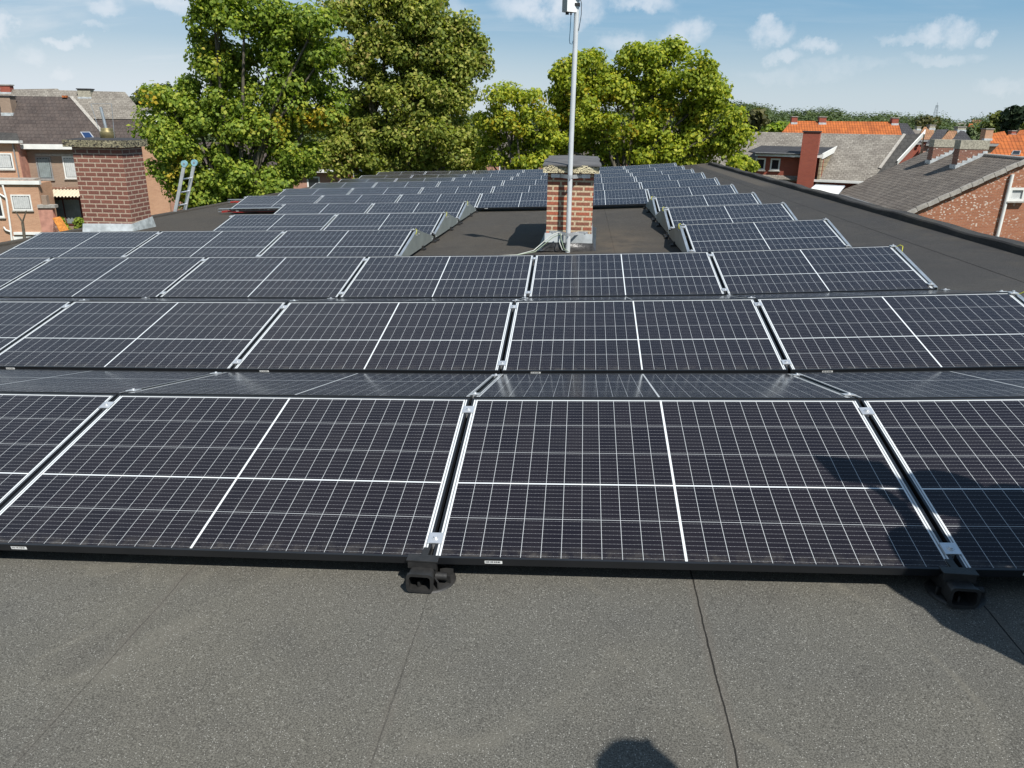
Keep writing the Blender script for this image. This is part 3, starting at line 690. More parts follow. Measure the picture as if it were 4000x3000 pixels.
# cable trays and red cables on the ladder side
def tray(p0, p1, lab, lab2):
    p0, p1 = Vector(p0), Vector(p1); d = (p1-p0); Lh = p0.copy(); dn = d.normalized(); s = Vector((-dn.y, dn.x, 0))
    o = thing('cable_tray', Lh, lab, 'cable tray', 'wire cable trays'); mb = MB()
    for off, zz in ((-.05, .05), (.05, .05), (-.05, 0.), (.05, 0.), (0, 0)): mb.tube([p0+s*off+Vector((0, 0, zz)), p1+s*off+Vector((0, 0, zz))], .0045, 6)
    n = max(2, int(d.length/.1))
    for i in range(n+1):
        c = p0+d*i/n; mb.tube([c+s*.05+Vector((0, 0, .05)), c+s*.05, c-s*.05, c-s*.05+Vector((0, 0, .05))], .003, 5)
    mb.build('wire_mesh', M['galvanised'], o, Lh)
    lid = MB(); lid.obox((p0+p1)/2+Vector((0, 0, .056)), d/2, s*.056, (0, 0, .003)); lid.build('tray_lid', M['galvanised'], o, Lh)
    cb = MB()
    for i, (off, mm) in enumerate(((-.064, 0), (-.060, 1), (-.058, 0), (-.068, 0))):
        pts = [p0+d*(.06+.93*q/9)+s*(off+.004*math.sin(q*2+i))+Vector((0, 0, -.012+.007*i+.006*math.sin(q*1.7+i*2))) for q in range(10)]
        cb.tube(pts, .0055, 6, mm)
    tag(cb.build('cable_bundle', [M['red_cable'], M['black_cable']]), lab2, 'cables', 'red cables along the trays')
q0, q1 = hit_roof(856, 826, .06), hit_roof(1085, 829, .06)
tray(q0, (q1.x, q0.y+.02, q1.z), 'galvanised wire cable tray in front of the seventh row, ladder side', 'red cable bundle under the tray in front of the seventh row')
p7 = ridge(8, -4); yy = p7.y-PH-.12
tray((p7.x-.95, yy, zr(p7.x-.95, yy)+.10), (p7.x+.15, yy, zr(p7.x+.15, yy)+.10), 'galvanised cable tray peeking out behind the seventh row by the trees', 'red cable bundle peeking out behind the seventh row by the trees')

# ------------------------------------------------------------------ ground
tag(MB().face([(-1500, -1500, GZ), (1500, -1500, GZ), (1500, 2500, GZ), (-1500, 2500, GZ)]).build('ground', M['ground_mix']), kind='structure')

# ------------------------------------------------------------------ houses
ZV = Vector((0, 0, 1))
def frame_at(phi):
    """t: along the front to the right, n: out of the front towards the viewer"""
    t = UH*math.cos(phi) - WH*math.sin(phi); return t, Vector((t.y, -t.x, 0))
def slope_plane(p, n, ang):
    """roof plane through p rising away from the front whose outward normal is n"""
    return (p, (n*math.sin(ang) + ZV*math.cos(ang)))
def slab(poly, nrm, th):
    """thick plate from a flat outline"""
    mb = MB(); a = [Vector(p) for p in poly]; b = [p - nrm*th for p in a]
    fn = (a[1]-a[0]).cross(a[2]-a[1])
    if fn.dot(nrm) < 0: a.reverse(); b.reverse()
    mb.face(a); mb.face(b[::-1])
    for i in range(len(a)):
        j = (i+1) % len(a); mb.face([a[j], a[i], b[i], b[j]])
    return mb
class House:
    def __init__(s, name, label, p0, phi, group=None, cat='house'):
        s.t, s.n = frame_at(phi); s.p0 = Vector(p0); s.o = thing(name, (p0.x, p0.y, GZ), label, cat, group); s.L = s.o.location.copy()
    def px(s, x, y, out=0.): return on_plane(x, y, s.p0 + s.n*out, s.n)          # pixel onto the front wall
    def part(s, mb, name, mats, parent=None, bevel=0): return mb.build(name, mats, parent or s.o, s.L, bevel)
    def front_box(s, x0, y0, x1, y1, out0, out1, name, mats, parent=None, zbot=None):
        a, b = s.px(x0, (y0+y1)/2), s.px(x1, (y0+y1)/2); xm = (x0+x1)/2
        zt, zb = s.px(xm, y0).z, s.px(xm, y1).z if zbot is None else zbot
        return s.part(s.bar(a, b, zb, zt, out0, out1), name, mats, parent)
    def bar(s, a, b, zb, zt, o0, o1, mb=None):
        a, b = Vector((a.x, a.y, 0)), Vector((b.x, b.y, 0)); mb = mb or MB()
        q = [a+s.n*o1, b+s.n*o1, b+s.n*o0, a+s.n*o0]
        return mb.hexa([p+ZV*zb for p in q], [p+ZV*zt for p in q])
    def window(s, x0, y0, x1, y1, fmat, fw=.07, pane='window_glass', curtain=None, sill=True, mull=0):
        a, b = s.px(x0, (y0+y1)/2), s.px(x1, (y0+y1)/2); xm = (x0+x1)/2; zt, zb = s.px(xm, y0).z, s.px(xm, y1).z
        w = (b-a).length; d = (Vector((b.x-a.x, b.y-a.y, 0))).normalized(); mb = MB()
        s.bar(a, b, zb, zb+fw, .004, .035, mb); s.bar(a, b, zt-fw, zt, .004, .035, mb)
        s.bar(a, a+d*fw, zb+fw, zt-fw, .004, .035, mb); s.bar(b-d*fw, b, zb+fw, zt-fw, .004, .035, mb)
        for k in range(mull):
            c = a + (b-a)*(k+1)/(mull+1); s.bar(c-d*fw*.4, c+d*fw*.4, zb+fw, zt-fw, .004, .034, mb)
        f = s.part(mb, 'window', M[fmat])
        s.part(s.bar(a+d*fw, b-d*fw, zb+fw, zt-fw, .001, .012), 'pane', M[pane], f)
        if curtain:
            c = MB(); q = a+d*(fw+.02); i = 0
            while (q-a).length < w-fw-.06:
                s.bar(q, q+d*.05, zb+fw+.03, zt-fw-.02-(.03 if i % 3 == 0 else 0), .013, .016+.008*(i % 2), c); q = q+d*.055; i += 1
            s.part(c, 'curtain', M[curtain], f)
        if sill: s.part(s.bar(a-d*.05, b+d*.05, zb-.06, zb-.004, .002, .09), 'sill', M['grey_stone'], f)
        return f
    def roof(s, pix, plane, name, mat, th=.12, parent=None):
        pts = [on_plane(x, y, *plane) for x, y in pix]
        return s.part(slab(pts, plane[1], th), name, M[mat], parent), pts
    def backslope(s, ridge_a, ridge_b, drop, run, mat):
        """the far slope, from the ridge down behind"""
        v = -s.n*run - ZV*drop; pts = [ridge_a, ridge_b, ridge_b+v, ridge_a+v]
        nn = (pts[1]-pts[0]).cross(v).normalized(); nn = nn if nn.z > 0 else -nn
        return s.part(slab([p-ZV*.01-s.n*.01 for p in pts], nn, .12), 'back_roof', M[mat])

# --- terrace on the ladder side
PHL = rad(-6)
p = at_w(180, 640, 48)
A = House('terraced_house', 'tan brick terraced house with big dark tiled roof, ribbed awning and white fascia', p, PHL)
A.front_box(-70, 575, 442, 700, -.28, 0, 'wall', M['brick_tan'], None, GZ)
ev = A.px(200, 563, .45); plA = slope_plane(ev, A.n, rad(41))
rf, pts = A.roof([(-70, 561), (442, 566), (276, 378), (-70, 373)], plA, 'roof', 'tiles_brown')
A.backslope(pts[2], pts[3], 4.5, 5, 'tiles_brown')
vb = MB(); a, b = on_plane(278, 378, *plA), on_plane(441, 563, *plA); vb.obox((a+b)/2+plA[1]*.02, (b-a)/2, plA[1].cross((b-a).normalized())*.09, plA[1]*.03); A.part(vb, 'verge', M['grey_stone'], rf)
a, b = on_plane(246, 384, *plA), on_plane(264, 384, *plA); vb = MB(); vb.obox((a+b)/2+ZV*.10, (b-a)/2, A.n*.12, ZV*.06); A.part(vb, 'ridge_tile', M['tiles_orange'], rf)
A.front_box(78, 563, 440, 582, .30, .58, 'fascia', M['white_paint'])
A.front_box(138, 601, 300, 610, .004, .05, 'lintel', M['grey_stone'])
A.window(145, 612, 204, 701, 'grey_pvc', .08, 'window_glass', 'curtain'); A.window(249, 611, 304, 698, 'white_paint', .08, 'window_glass', 'net_curtain')
A.window(330, 611, 385, 698, 'white_paint', .08, 'window_glass', 'net_curtain')
sk = MB(); q = [on_plane(x, y, *plA)+plA[1]*.05 for x, y in ((314, 517), (352, 517), (370, 541), (331, 543))]; skl = A.part(slab([c for c in q], plA[1], .09), 'skylight', M['aluminium'])
c0 = sum(q, Vector())/4; A.part(slab([c0+(c-c0)*.78+plA[1]*.006 for c in q], plA[1], .004), 'pane', M['skylight_glass'], skl)
# its chimney
def house_chimney(H, pl, x0, x1, ytop, ybot, depth, mat, capm, pots=0, flash='lead', grey=None):
    """chimney whose front meets roof plane pl at pixels (x0..x1, ybot)"""
    a, b = on_plane(x0, ybot, *pl), on_plane(x1, ybot, *pl); zt = on_plane((x0+x1)/2, ytop, (a+b)/2, H.n).z
    d = Vector((b.x-a.x, b.y-a.y, 0)); a0 = Vector((a.x, a.y, 0)); zb = min(a.z, b.z)-.3
    def bx(o0, o1, e, z0, z1):
        dn = d.normalized(); q = [a0-dn*e+H.n*o1, a0+d+dn*e+H.n*o1, a0+d+dn*e-H.n*o0, a0-dn*e-H.n*o0]
        return MB().hexa([p+ZV*z0 for p in q], [p+ZV*z1 for p in q])
    c = H.part(bx(depth, 0, 0, zb, zt), 'chimney', M[mat])
    if grey: H.part(bx(depth+.012, .012, .012, zt-.38*(zt-zb-.3), zt-.002), 'stone_course', M[grey], c)
    H.part(bx(depth+.05, .05, .05, zt+.002, zt+.07), 'chimney_cap', M[capm], c)
    H.part(bx(.3, .04, .03, min(a.z, b.z)-.1, max(a.z, b.z)+.14), 'flashing', M[flash], c)
    for k in range(pots):
        pp = MB(); cc = a0+d*(k+.5)/pots-H.n*depth/2; pp.lathe((cc.x, cc.y, zt+.07), [(.11, 0), (.10, .25), (.08, .25), (.08, .1)], 10); H.part(pp, 'chimney_pot', M['tiles_orange'], c)
    return c
house_chimney(A, plA, 8, 50, 378, 450, .7, 'brick_tan', 'dark_membrane')
aw = MB(); a, b = A.px(165, 738), A.px(385, 738); zt, zb2 = a.z, A.px(240, 768, 1.0).z
rows = []; N_ = 66
for k in range(N_+1):
    q = a+(b-a)*k/N_; dzv = .035*(1 if (k//2) % 2 else -1); rows.append([Vector((q.x, q.y, zt+dzv))+A.n*.02, Vector((q.x, q.y, zb2+dzv))+A.n*1.0])
aw.grid(rows, 0, False); A.part(aw, 'awning', M['cream_metal'])
A.front_box(163, 732, 390, 737, .004, .10, 'awning_rail', M['brick_brownred'])
A.window(184, 772, 322, 880, 'dark_timber', .09, 'window_glass', 'curtain', False, 1)

p = at_w(40, 620, 46.9)
Cx = House('brick_extension', 'two-step orange brick rear extension with white gutters, white downpipe and small window', p, PHL)
Cx.front_box(-90, 556, 76, 705, -1.1, 0, 'upper_wall', M['brick_orange'], None, GZ+2)
a, b = Cx.px(78, 640), Cx.px(78, 640); Cx.part(Cx.bar(a-Cx.t*.01, a+Cx.t*.03, GZ+2, Cx.px(78, 568).z, -1.1, -.02), 'side_render', M['pink_render'])
Cx.front_box(-90, 548, 82, 558, -.2, .34, 'upper_gutter', M['white_paint'])
pl2 = slope_plane(Cx.px(40, 548, .2), Cx.n, rad(24)); Cx.roof([(-90, 546), (76, 548), (66, 520), (-90, 512)], pl2, 'upper_roof', 'tiles_charcoal')
Cx.window(-30, 598, 52, 662, 'white_paint', .08, 'window_glass', 'net_curtain')
Cx.front_box(62, 556, 66, 700, .02, .09, 'downpipe', M['grey_pvc'])
LW = 1.7
lo = lambda x, y: Cx.px(x, y, LW)
a, b = lo(-110, 800), lo(161, 800); Cx.part(Cx.bar(a, b, GZ, lo(60, 716).z, -LW, 0), 'lower_wall', M['brick_orange'])
a, b = lo(-110, 712), lo(157, 712); Cx.part(Cx.bar(a, b, lo(80, 720).z, lo(80, 706).z, -.1, .12), 'roof_edge', M['white_paint'])
a, b = lo(-110, 700), lo(120, 700); Cx.part(Cx.bar(a, b, lo(80, 706).z+.002, lo(80, 700).z, -1.2, -.4), 'parapet_coping', M['grey_stone'])
S0 = Cx.p0; Cx.p0 = Cx.p0 + Cx.n*LW
Cx.window(46, 760, 124, 822, 'white_paint', .08, 'window_glass', 'net_curtain')
Cx.window(-30, 765, 12, 850, 'white_paint', .10, 'window_glass', None)
Cx.front_box(57, 906, 162, 916, .004, .12, 'garage_lintel', M['white_paint']); Cx.front_box(60, 922, 162, 1010, .003, .03, 'garage_door', M['white_paint'], None, GZ)
mb = MB(); mb.tube([Cx.px(10, 722, .08), Cx.px(26, 780, .08), Cx.px(40, 880, .08), Cx.px(52, 985, .08)], .055, 8); mb.tube([Cx.px(-6, 755, .08), Cx.px(22, 772, .08)], .05, 8); mb.tube([Cx.px(14, 886, .1), Cx.px(22, 898, .1), Cx.px(40, 905, .09)], .05, 8); Cx.part(mb, 'white_downpipe', M['white_paint'])
Cx.p0 = S0
# garden wall, hedge, young tree
gw = House('garden_wall', 'short pink rendered garden wall with stone coping and sloping orange tile top', at_w(190, 860, 44.4), PHL, None, 'wall')
a, b = gw.px(156, 860), gw.px(212, 860); gw.part(gw.bar(a, b, GZ, gw.px(180, 811).z, -.3, 0), 'wall', M['pink_render'])
gw.front_box(148, 800, 216, 812, -.35, .08, 'coping', M['grey_stone'])
gw.front_box(163, 764, 182, 802, -.32, .0, 'gate_pier', M['brick_tan'])
q = [gw.px(x, y, .02) for x, y in ((205, 852), (226, 848), (268, 912), (240, 918))]; gw.part(slab(q, gw.n, .3), 'tile_coping', M['orange_tilework'])
q = [gw.px(x, y, .0) for x, y in ((208, 860), (240, 915), (240, 990), (208, 990))]; gw.part(slab(q, gw.n, .25), 'sloping_wall', M['brick_brownred'])

p = at_w(480, 545, 51)
B = House('terraced_house', 'terraced house with weathered grey upper roof, darker lower roof and capped square chimney', p, PHL)
plB = slope_plane(p, B.n, rad(40))
B.roof([(362, 467), (580, 470), (640, 552), (430, 552)], plB, 'lower_roof', 'tiles_brown')
rb_, pts = B.roof([(-40, 350), (225, 346), (232, 352), (488, 359), (578, 466), (-40, 462)], (plB[0]+plB[1]*.06, plB[1]), 'roof', 'tiles_greystone')
B.backslope(pts[0], pts[3], 4, 4.5, 'tiles_greystone')
B.front_box(300, 553, 640, 700, -.3, 0, 'wall', M['brick_orange'], None, GZ)
B.window(470, 600, 530, 680, 'white_paint', .08)
house_chimney(B, plB, 307, 357, 350, 388, .6, 'mortar_dirty', 'dark_membrane')
house_chimney(B, plB, 4, 43, 334, 369, .5, 'brick_red', 'grey_stone')

p = at_w(800, 665, 55)
Nn = House('terraced_house', 'peach brick terraced house glimpsed behind the big maple near the ladder', p, rad(-3))
Nn.front_box(560, 662, 1330, 760, -.3, 0, 'wall', M['brick_pink'], None, GZ)
plN = slope_plane(Nn.px(800, 660, .4), Nn.n, rad(38)); rfn, pts = Nn.roof([(555, 660), (1340, 664), (1330, 560), (545, 552)], plN, 'roof', 'tiles_brown'); Nn.backslope(pts[2], pts[3], 3, 3.5, 'tiles_brown')
Nn.front_box(558, 658, 1335, 669, .3, .5, 'fascia', M['white_paint'])
for k in range(6): Nn.window(600+k*120, 690, 650+k*120, 740, 'white_paint', .10)
house_chimney(Nn, plN, 1000, 1040, 545, 585, .6, 'brick_red', 'dark_membrane')

for (x0, x1, yE, yR, w, rm, wm, lab) in (
        (1340, 1880, 640, 530, 66, 'tiles_charcoal', 'brick_red', 'red brick house with charcoal roof glimpsed behind the dark linden tree'),
        (1790, 2330, 615, 505, 72, 'tiles_greybrown', 'brick_pink', 'pink brick house glimpsed behind the small yellowing maple'),
        (2330, 2790, 600, 492, 60, 'tiles_greystone', 'brick_brownred', 'brown brick house with grey roof glimpsed through the broad yellow-green maple')):
    h = House('brick_house', lab, at_w((x0+x1)/2, yE, w), rad(4), 'houses glimpsed behind the trees')
    h.front_box(x0, yE+4, x1, yE+90, -.3, 0, 'wall', M[wm], None, GZ)
    pl_ = slope_plane(h.px((x0+x1)/2, yE, .4), h.n, rad(36)); r_, pts = h.roof([(x0-8, yE), (x1+8, yE+4), (x1-4, yR+3), (x0+4, yR)], pl_, 'roof', rm); h.backslope(pts[2], pts[3], 3, 4, rm)
    h.front_box(x0-6, yE-2, x1+6, yE+7, .3, .45, 'fascia', M['white_paint'])
    for k in range(4):
        xa = x0+40+k*(x1-x0-60)/4; h.window(xa, yE+22, xa+36, yE+62, 'white_paint', .10)
    house_chimney(h, pl_, (x0+x1)/2-14, (x0+x1)/2+14, yR-22, yR+16, .6, 'brick_red', 'dark_membrane')

# --- houses on the parapet side
PHG = rad(26)
p = at_w(3150, 640, 46)
G = House('brick_house', 'brick house with long grey roof, red chimney stack and flat black dormer', p, PHG)
plG = slope_plane(G.px(3250, 706, .3), G.n, rad(34))
rG, pts = G.roof([(3176, 704), (3418, 712), (3533, 527), (2700, 510), (2640, 690)], plG, 'roof', 'tiles_greystone')
G.backslope(pts[2], pts[3], 3.2, 4.6, 'tiles_greystone')
rC, pc_ = G.roof([(3418, 690), (3452, 690), (3496, 646), (3606, 520), (3538, 526)], (plG[0]+plG[1]*.03, plG[1]), 'gable_tile_strip', 'tiles_charcoal')
a, b = on_plane(3436, 660, *plG), on_plane(3533, 527, *plG); vb = MB(); vb.obox((a+b)/2+plG[1]*.05, (b-a)/2, plG[1].cross((b-a).normalized())*.08, plG[1]*.03); G.part(vb, 'roof_joint', M['grey_stone'], rG)
apx = on_plane(3608, 519, *plG); low = on_plane(3500, 636, *plG); dv = (low-apx); outv = Vector((G.t.x, G.t.y, 0))
vb = MB(); vb.obox((apx+low)/2+outv*.05, dv/2, outv*.03, plG[1]*.15); vb.obox(apx+outv*.05+Vector((-G.n.x, -G.n.y, 0))*.9-ZV*.62, (-G.n*1.0-ZV*.68), outv*.03, (ZV*.82-G.n*.56).normalized()*.15); G.part(vb, 'bargeboard', M['white_paint'], rG)
run = dv.dot(G.n); gq = [apx-ZV*.15, low-ZV*.15, Vector((low.x, low.y, GZ)), Vector((apx.x, apx.y, GZ))-G.n*run, Vector((low.x, low.y, low.z-.15))-G.n*run*2]
g2 = [apx-ZV*.18, low-ZV*.18, Vector((low.x, low.y, GZ)), Vector((low.x, low.y, GZ))-G.n*run*2, low-ZV*.18-G.n*run*2]
G.part(slab(g2, outv, .25), 'gable_wall', M['brick_red'])
G.front_box(2640, 700, 3420, 800, -.3, 0, 'wall', M['brick_red'], None, GZ)
G.front_box(3176, 704, 3422, 713, .25, .45, 'gutter', M['white_paint'])
# dormer
dp = G.p0 + G.n*.05; D0 = G.p0; G.p0 = dp
fb = G.front_box(2955, 608, 3212, 720, -.25, 0, 'dormer_wall', M['brick_red'], None, GZ)
G.window(3009, 619, 3047, 666, 'white_paint', .085, 'window_glass'); G.window(2950, 617, 2990, 664, 'white_paint', .085, 'window_glass')
plD = slope_plane(G.px(3090, 597, .12), G.n, rad(7)); rD, pd_ = G.roof([(2955, 597), (3212, 603), (3297, 559), (3013, 552), (2923, 590)], plD, 'dormer_roof', 'dark_membrane', .05)
G.front_box(2953, 598, 3214, 612, .10, .34, 'dormer_fascia', M['white_paint'])
a, b = on_plane(3212, 603, *plD), on_plane(3296, 559, *plD); vb = MB(); vb.obox((a+b)/2-ZV*.10+G.t*.03, (b-a)/2, G.t*.03, ZV*.15); G.part(vb, 'dormer_verge', M['white_paint'], rD)
e0 = Vector((a.x, a.y, a.z-.2)); e1 = Vector((b.x, b.y, b.z-.2)); G.part(slab([e0, e1, Vector((e0.x, e0.y, e0.z-2.4))], G.t, .1), 'dormer_cheek', M['slate_hang'])
ca, cb_ = on_plane(3138, 516, G.p0+G.n*.55, G.n), on_plane(3204, 518, G.p0+G.n*.55, G.n); zt = ca.z
ck = MB(); a0 = Vector((ca.x, ca.y, 0)); b0 = Vector((cb_.x, cb_.y, 0)); q = [a0, b0, b0-G.n*.62, a0-G.n*.62]
cko = G.part(ck.hexa([v+ZV*GZ for v in q], [v+ZV*zt for v in q]), 'chimney_stack', M['brick_red'])
dn = (b0-a0).normalized(); q = [a0-dn*.04+G.n*.04, b0+dn*.04+G.n*.04, b0+dn*.04-G.n*.66, a0-dn*.04-G.n*.66]; G.part(MB().hexa([v+ZV*(zt+.002) for v in q], [v+ZV*(zt+.07) for v in q]), 'chimney_cap', M['dark_membrane'], cko)
G.p0 = D0
aw2 = House('white_awning', 'plain white sloping awning below the grey roof, behind the parapet', at_w(3230, 735, 44), PHG, None, 'awning')
q = [aw2.px(*c) for c in ((3185, 722), (3300, 728), (3264, 772), (3100, 772))]; q[2] = on_plane(3264, 772, aw2.p0+aw2.n*1.2, aw2.n); q[3] = on_plane(3130, 768, aw2.p0+aw2.n*1.2, aw2.n)
nn = (q[1]-q[0]).cross(q[2]-q[0]).normalized(); nn = nn if nn.z > 0 else -nn
aw2.part(slab(q, nn, .03), 'awning_cloth', M['white_paint'])
vb = MB(); vb.tube([q[0], q[1]], .04, 8); vb.tube([q[3], q[2]], .03, 8); vb.tube([q[0], q[3]], .02, 6); vb.tube([q[1], q[2]], .02, 6); aw2.part(vb, 'awning_frame', M['aluminium'])

# big roof with two stacks and a gable towards the viewer
e1 = at_z(3270, 752, -2.45); e2 = at_z(3534, 834, -2.45)
ed = (e2-e1).normalized(); gd_ = Vector((-ed.y, ed.x, 0)); gd_ = gd_ if gd_.dot(UH) > 0 else -gd_
ap = on_plane(4012, 621, e2, ed)
half = (ap-e2).dot(gd_); e2b = Vector((e2.x, e2.y, e2.z))+gd_*half*2
H_ = House('brick_house', 'house with big mottled brown tile roof, two stacks with stepped flashing and speckled brick gable', Vector((e2.x, e2.y, 0)), 0)
nr = (ap-e2).cross(e1-e2).normalized(); nr = nr if nr.z > 0 else -nr
apf = ap+(e1-e2); e1b = e2b+(e1-e2)
vo_ = ed*.12
rH = H_.part(slab([e1, e2+vo_, ap+vo_, apf], nr, .10), 'roof', M['tiles_greybrown'])
nrb = Vector((nr.x-2*nr.dot(gd_)*gd_.x, nr.y-2*nr.dot(gd_)*gd_.y, nr.z)); H_.part(slab([e1b, e2b+vo_, ap+vo_+gd_*.02, apf+gd_*.02], nrb, .10), 'back_roof', M['tiles_greybrown'])
wi = gd_*.25
H_.part(slab([e2+wi-ZV*.02, ap-ZV*.12, e2b-wi-ZV*.02, Vector((e2b.x, e2b.y, GZ))-wi, Vector((e2.x, e2.y, GZ))+wi], ed, .25), 'gable_wall', M['brick_pale_spots'])
sw = [e1+wi, e2+wi]; H_.part(slab([sw[0]-ZV*.1-ed*0, sw[1]-ZV*.1-ed*.3, Vector((sw[1].x, sw[1].y, GZ))-ed*.3, Vector((sw[0].x, sw[0].y, GZ))], -gd_, .25), 'side_wall', M['brick_brownred'])
vb = MB(); vd = (ap-e2); n_ = 11
for k in range(n_):
    a, b = e2+vd*(k+.02)/n_, e2+vd*(k+.98)/n_; vb.obox((a+b)/2+ed*.12-nr*.03+nr*.02*(k % 2), (b-a)/2, ed*.06, nr*.09)
H_.part(vb, 'verge_tiles', M['grey_stone'], rH)
vb = MB(); vb.tube([e1-gd_*.06-ZV*.05, e2-gd_*.06-ZV*.05+ed*.1], .06, 10); H_.part(vb, 'gutter', M['grey_pvc'], rH)
vb = MB(); vb.tube([e1-gd_*.06-ZV*.08, e1+gd_*.15-ZV*.5, Vector((e1.x, e1.y, GZ))+gd_*.15], .045, 8); H_.part(vb, 'downpipe', M['white_paint'])
vb = MB(); vb.tube([apf, ap+vo_], .09, 8); H_.part(vb, 'ridge_capping', M['grey_stone'], rH)
gp = e2+ed*.08
vb = MB(); vb.tube([on_plane(3955, 682, gp, ed), on_plane(3886, 962, gp, ed), ], .075, 10); H_.part(vb, 'flue_duct', M['white_paint'])
ga, gb = on_plane(3941, 760, gp, ed), on_plane(4003, 760, gp, ed); gzt, gzb = on_plane(3970, 733, gp, ed).z, on_plane(3965, 786, gp, ed).z
vb = MB(); xh = (gb-ga).normalized(); hh_ = (gzt-gzb)/2; cc = (ga+gb)/2; cc.z = (gzt+gzb)/2; wl_ = (gb-ga).length/2
vb.obox(cc-ZV*(hh_-.05), xh*wl_, ed*.03, ZV*.05); vb.obox(cc+ZV*(hh_-.05), xh*wl_, ed*.03, ZV*.05); vb.obox(cc-xh*(wl_-.05), xh*.05, ed*.029, ZV*(hh_-.1)); vb.obox(cc+xh*(wl_-.05), xh*.05, ed*.029, ZV*(hh_-.1))
wn_ = H_.part(vb, 'window', M['white_paint']); H_.part(MB().obox(cc-ed*.05, xh*(wl_-.1), ed*.01, ZV*(hh_-.1)), 'pane', M['net_curtain'], wn_)
H_.part(MB().obox(cc-ZV*(hh_+.03)+ed*.03, xh*(wl_+.05), ed*.07, ZV*.028), 'sill', M['grey_stone'], wn_)
def party_stack(x0, y0, x1, y1, xt, yt, dep):
    """long stack climbing the slope: lit face from pixel 0 (low end) to pixel 1 (at the ridge)"""
    a, b = on_plane(x0, y0, e2, nr), on_plane(x1, y1, e2, nr); b = a + gd_*((b-a).dot(gd_)) + ZV*(b.z-a.z)
    L_ = (b-a).dot(gd_); zt = on_plane(xt, yt, a, ed).z; a0 = Vector((a.x, a.y, 0))
    q = [a0, a0+gd_*L_, a0+gd_*L_-ed*dep, a0-ed*dep]
    st_ = H_.part(MB().hexa([v+ZV*(a.z-.4) for v in q], [v+ZV*zt for v in q]), 'chimney_stack', M['brick_brownred'])
    q = [a0-gd_*.02+ed*.02, a0+gd_*(L_+.02)+ed*.02, a0+gd_*(L_+.02)-ed*(dep+.02), a0-gd_*.02-ed*(dep+.02)]; hz = (zt-a.z)*.30
    H_.part(MB().hexa([v+ZV*(zt-hz) for v in q], [v+ZV*(zt+.03) for v in q]), 'stone_crown', M['mortar_dirty'], st_)
    fl = MB(); n = 6
    for k in range(n):
        c = a+gd_*L_*(k+.5)/n; zz = a.z+(b.z-a.z)*(k+.5)/n; fl.obox(Vector((c.x, c.y, zz+.02))+ed*.012, gd_*(L_/n*.5), ed*.006, ZV*.17)
    fl.obox(Vector((a.x, a.y, a.z+.02))-ed*dep/2-gd_*.03, gd_*.03, ed*(dep/2+.03), ZV*.13)
    H_.part(fl, 'stepped_flashing', M['lead'], st_)
party_stack(3735, 657, 3853, 602, 3753, 550, .62); party_stack(3636, 638, 3725, 590, 3654, 547, .62)

def far_house(label, pix, w, ang, rm, wm, phi=0., chims=(), group='houses beyond the big brown roof', sky=None, fascia=True):
    """pix: eave left, eave right, ridge right, ridge left"""
    e = at_w((pix[0][0]+pix[1][0])/2, (pix[0][1]+pix[1][1])/2, w)
    h = House('brick_house', label, e, phi, group); pl_ = slope_plane(e, h.n, ang)
    r_, pts = h.roof(pix, pl_, 'roof', rm, .2)
    h.backslope(pts[2], pts[3], 4, 4.5, rm)
    a, b = pts[0], pts[1]; h.part(h.bar(a, b, GZ, min(a.z, b.z)-.12, -.6, -.3), 'wall', M[wm])
    if fascia: h.part(h.bar(a, b, min(a.z, b.z)-.22, min(a.z, b.z)-.02, -.02, .05), 'gutter', M['grey_pvc'])
    for (x0, x1, yt, yb, mt) in chims: house_chimney(h, pl_, x0, x1, yt, yb, .7, mt, 'grey_stone', 0, 'lead')
    if sky:
        q = [on_plane(x, y, *pl_)+pl_[1]*.06 for x, y in sky]; k = h.part(slab(q, pl_[1], .1), 'skylight', M['grey_pvc']); c0 = sum(q, Vector())/4
        h.part(slab([c0+(c-c0)*.8+pl_[1]*.006 for c in q], pl_[1], .004), 'pane', M['window_glass'], k)
    return h
far_house('long house with bright orange pantile roof and three small chimneys on its ridge', [(3030, 545), (3530, 552), (3508, 476), (3092, 472)], 74, rad(36), 'tiles_orange', 'brick_red', rad(8),
          [(3091, 3113, 457, 484, 'brick_red'), (3199, 3226, 458, 485, 'brick_red'), (3483, 3508, 462, 488, 'brick_red')])
far_house('dark grey house roof just past the end of the orange pantile roof', [(3525, 555), (3600, 555), (3545, 482), (3512, 480)], 82, rad(38), 'tiles_dark', 'brick_red', rad(8))
far_house('low grey roofed house with a pale chimney past the orange roof', [(3545, 535), (3600, 535), (3600, 505), (3570, 505)], 110, rad(30), 'tiles_greystone', 'brick_pink', 0, [(3581, 3596, 496, 508, 'mortar_dirty')])
far_house('narrow house with red and dark roof and capped beige chimney', [(3580, 545), (3645, 545), (3650, 497), (3610, 495)], 86, rad(36), 'tiles_tan', 'brick_red', 0, [(3630, 3652, 490, 506, 'mortar_dirty')])
far_house('house with glossy black tile roof beside the tan tiled one', [(3618, 560), (3668, 560), (3705, 504), (3659, 506)], 80, rad(36), 'tiles_dark', 'brick_pink', 0)
far_house('house with tan brown tile roof between two dark roofs', [(3662, 562), (3712, 562), (3742, 511), (3707, 510)], 78, rad(36), 'tiles_tan', 'brick_pink', 0, [(3740, 3772, 497, 513, 'mortar_dirty')])
far_house('hipped house with black ribbed roof behind the two brown stacks', [(3700, 565), (3810, 565), (3768, 512), (3752, 509)], 72, rad(38), 'tiles_dark', 'brick_red', 0)
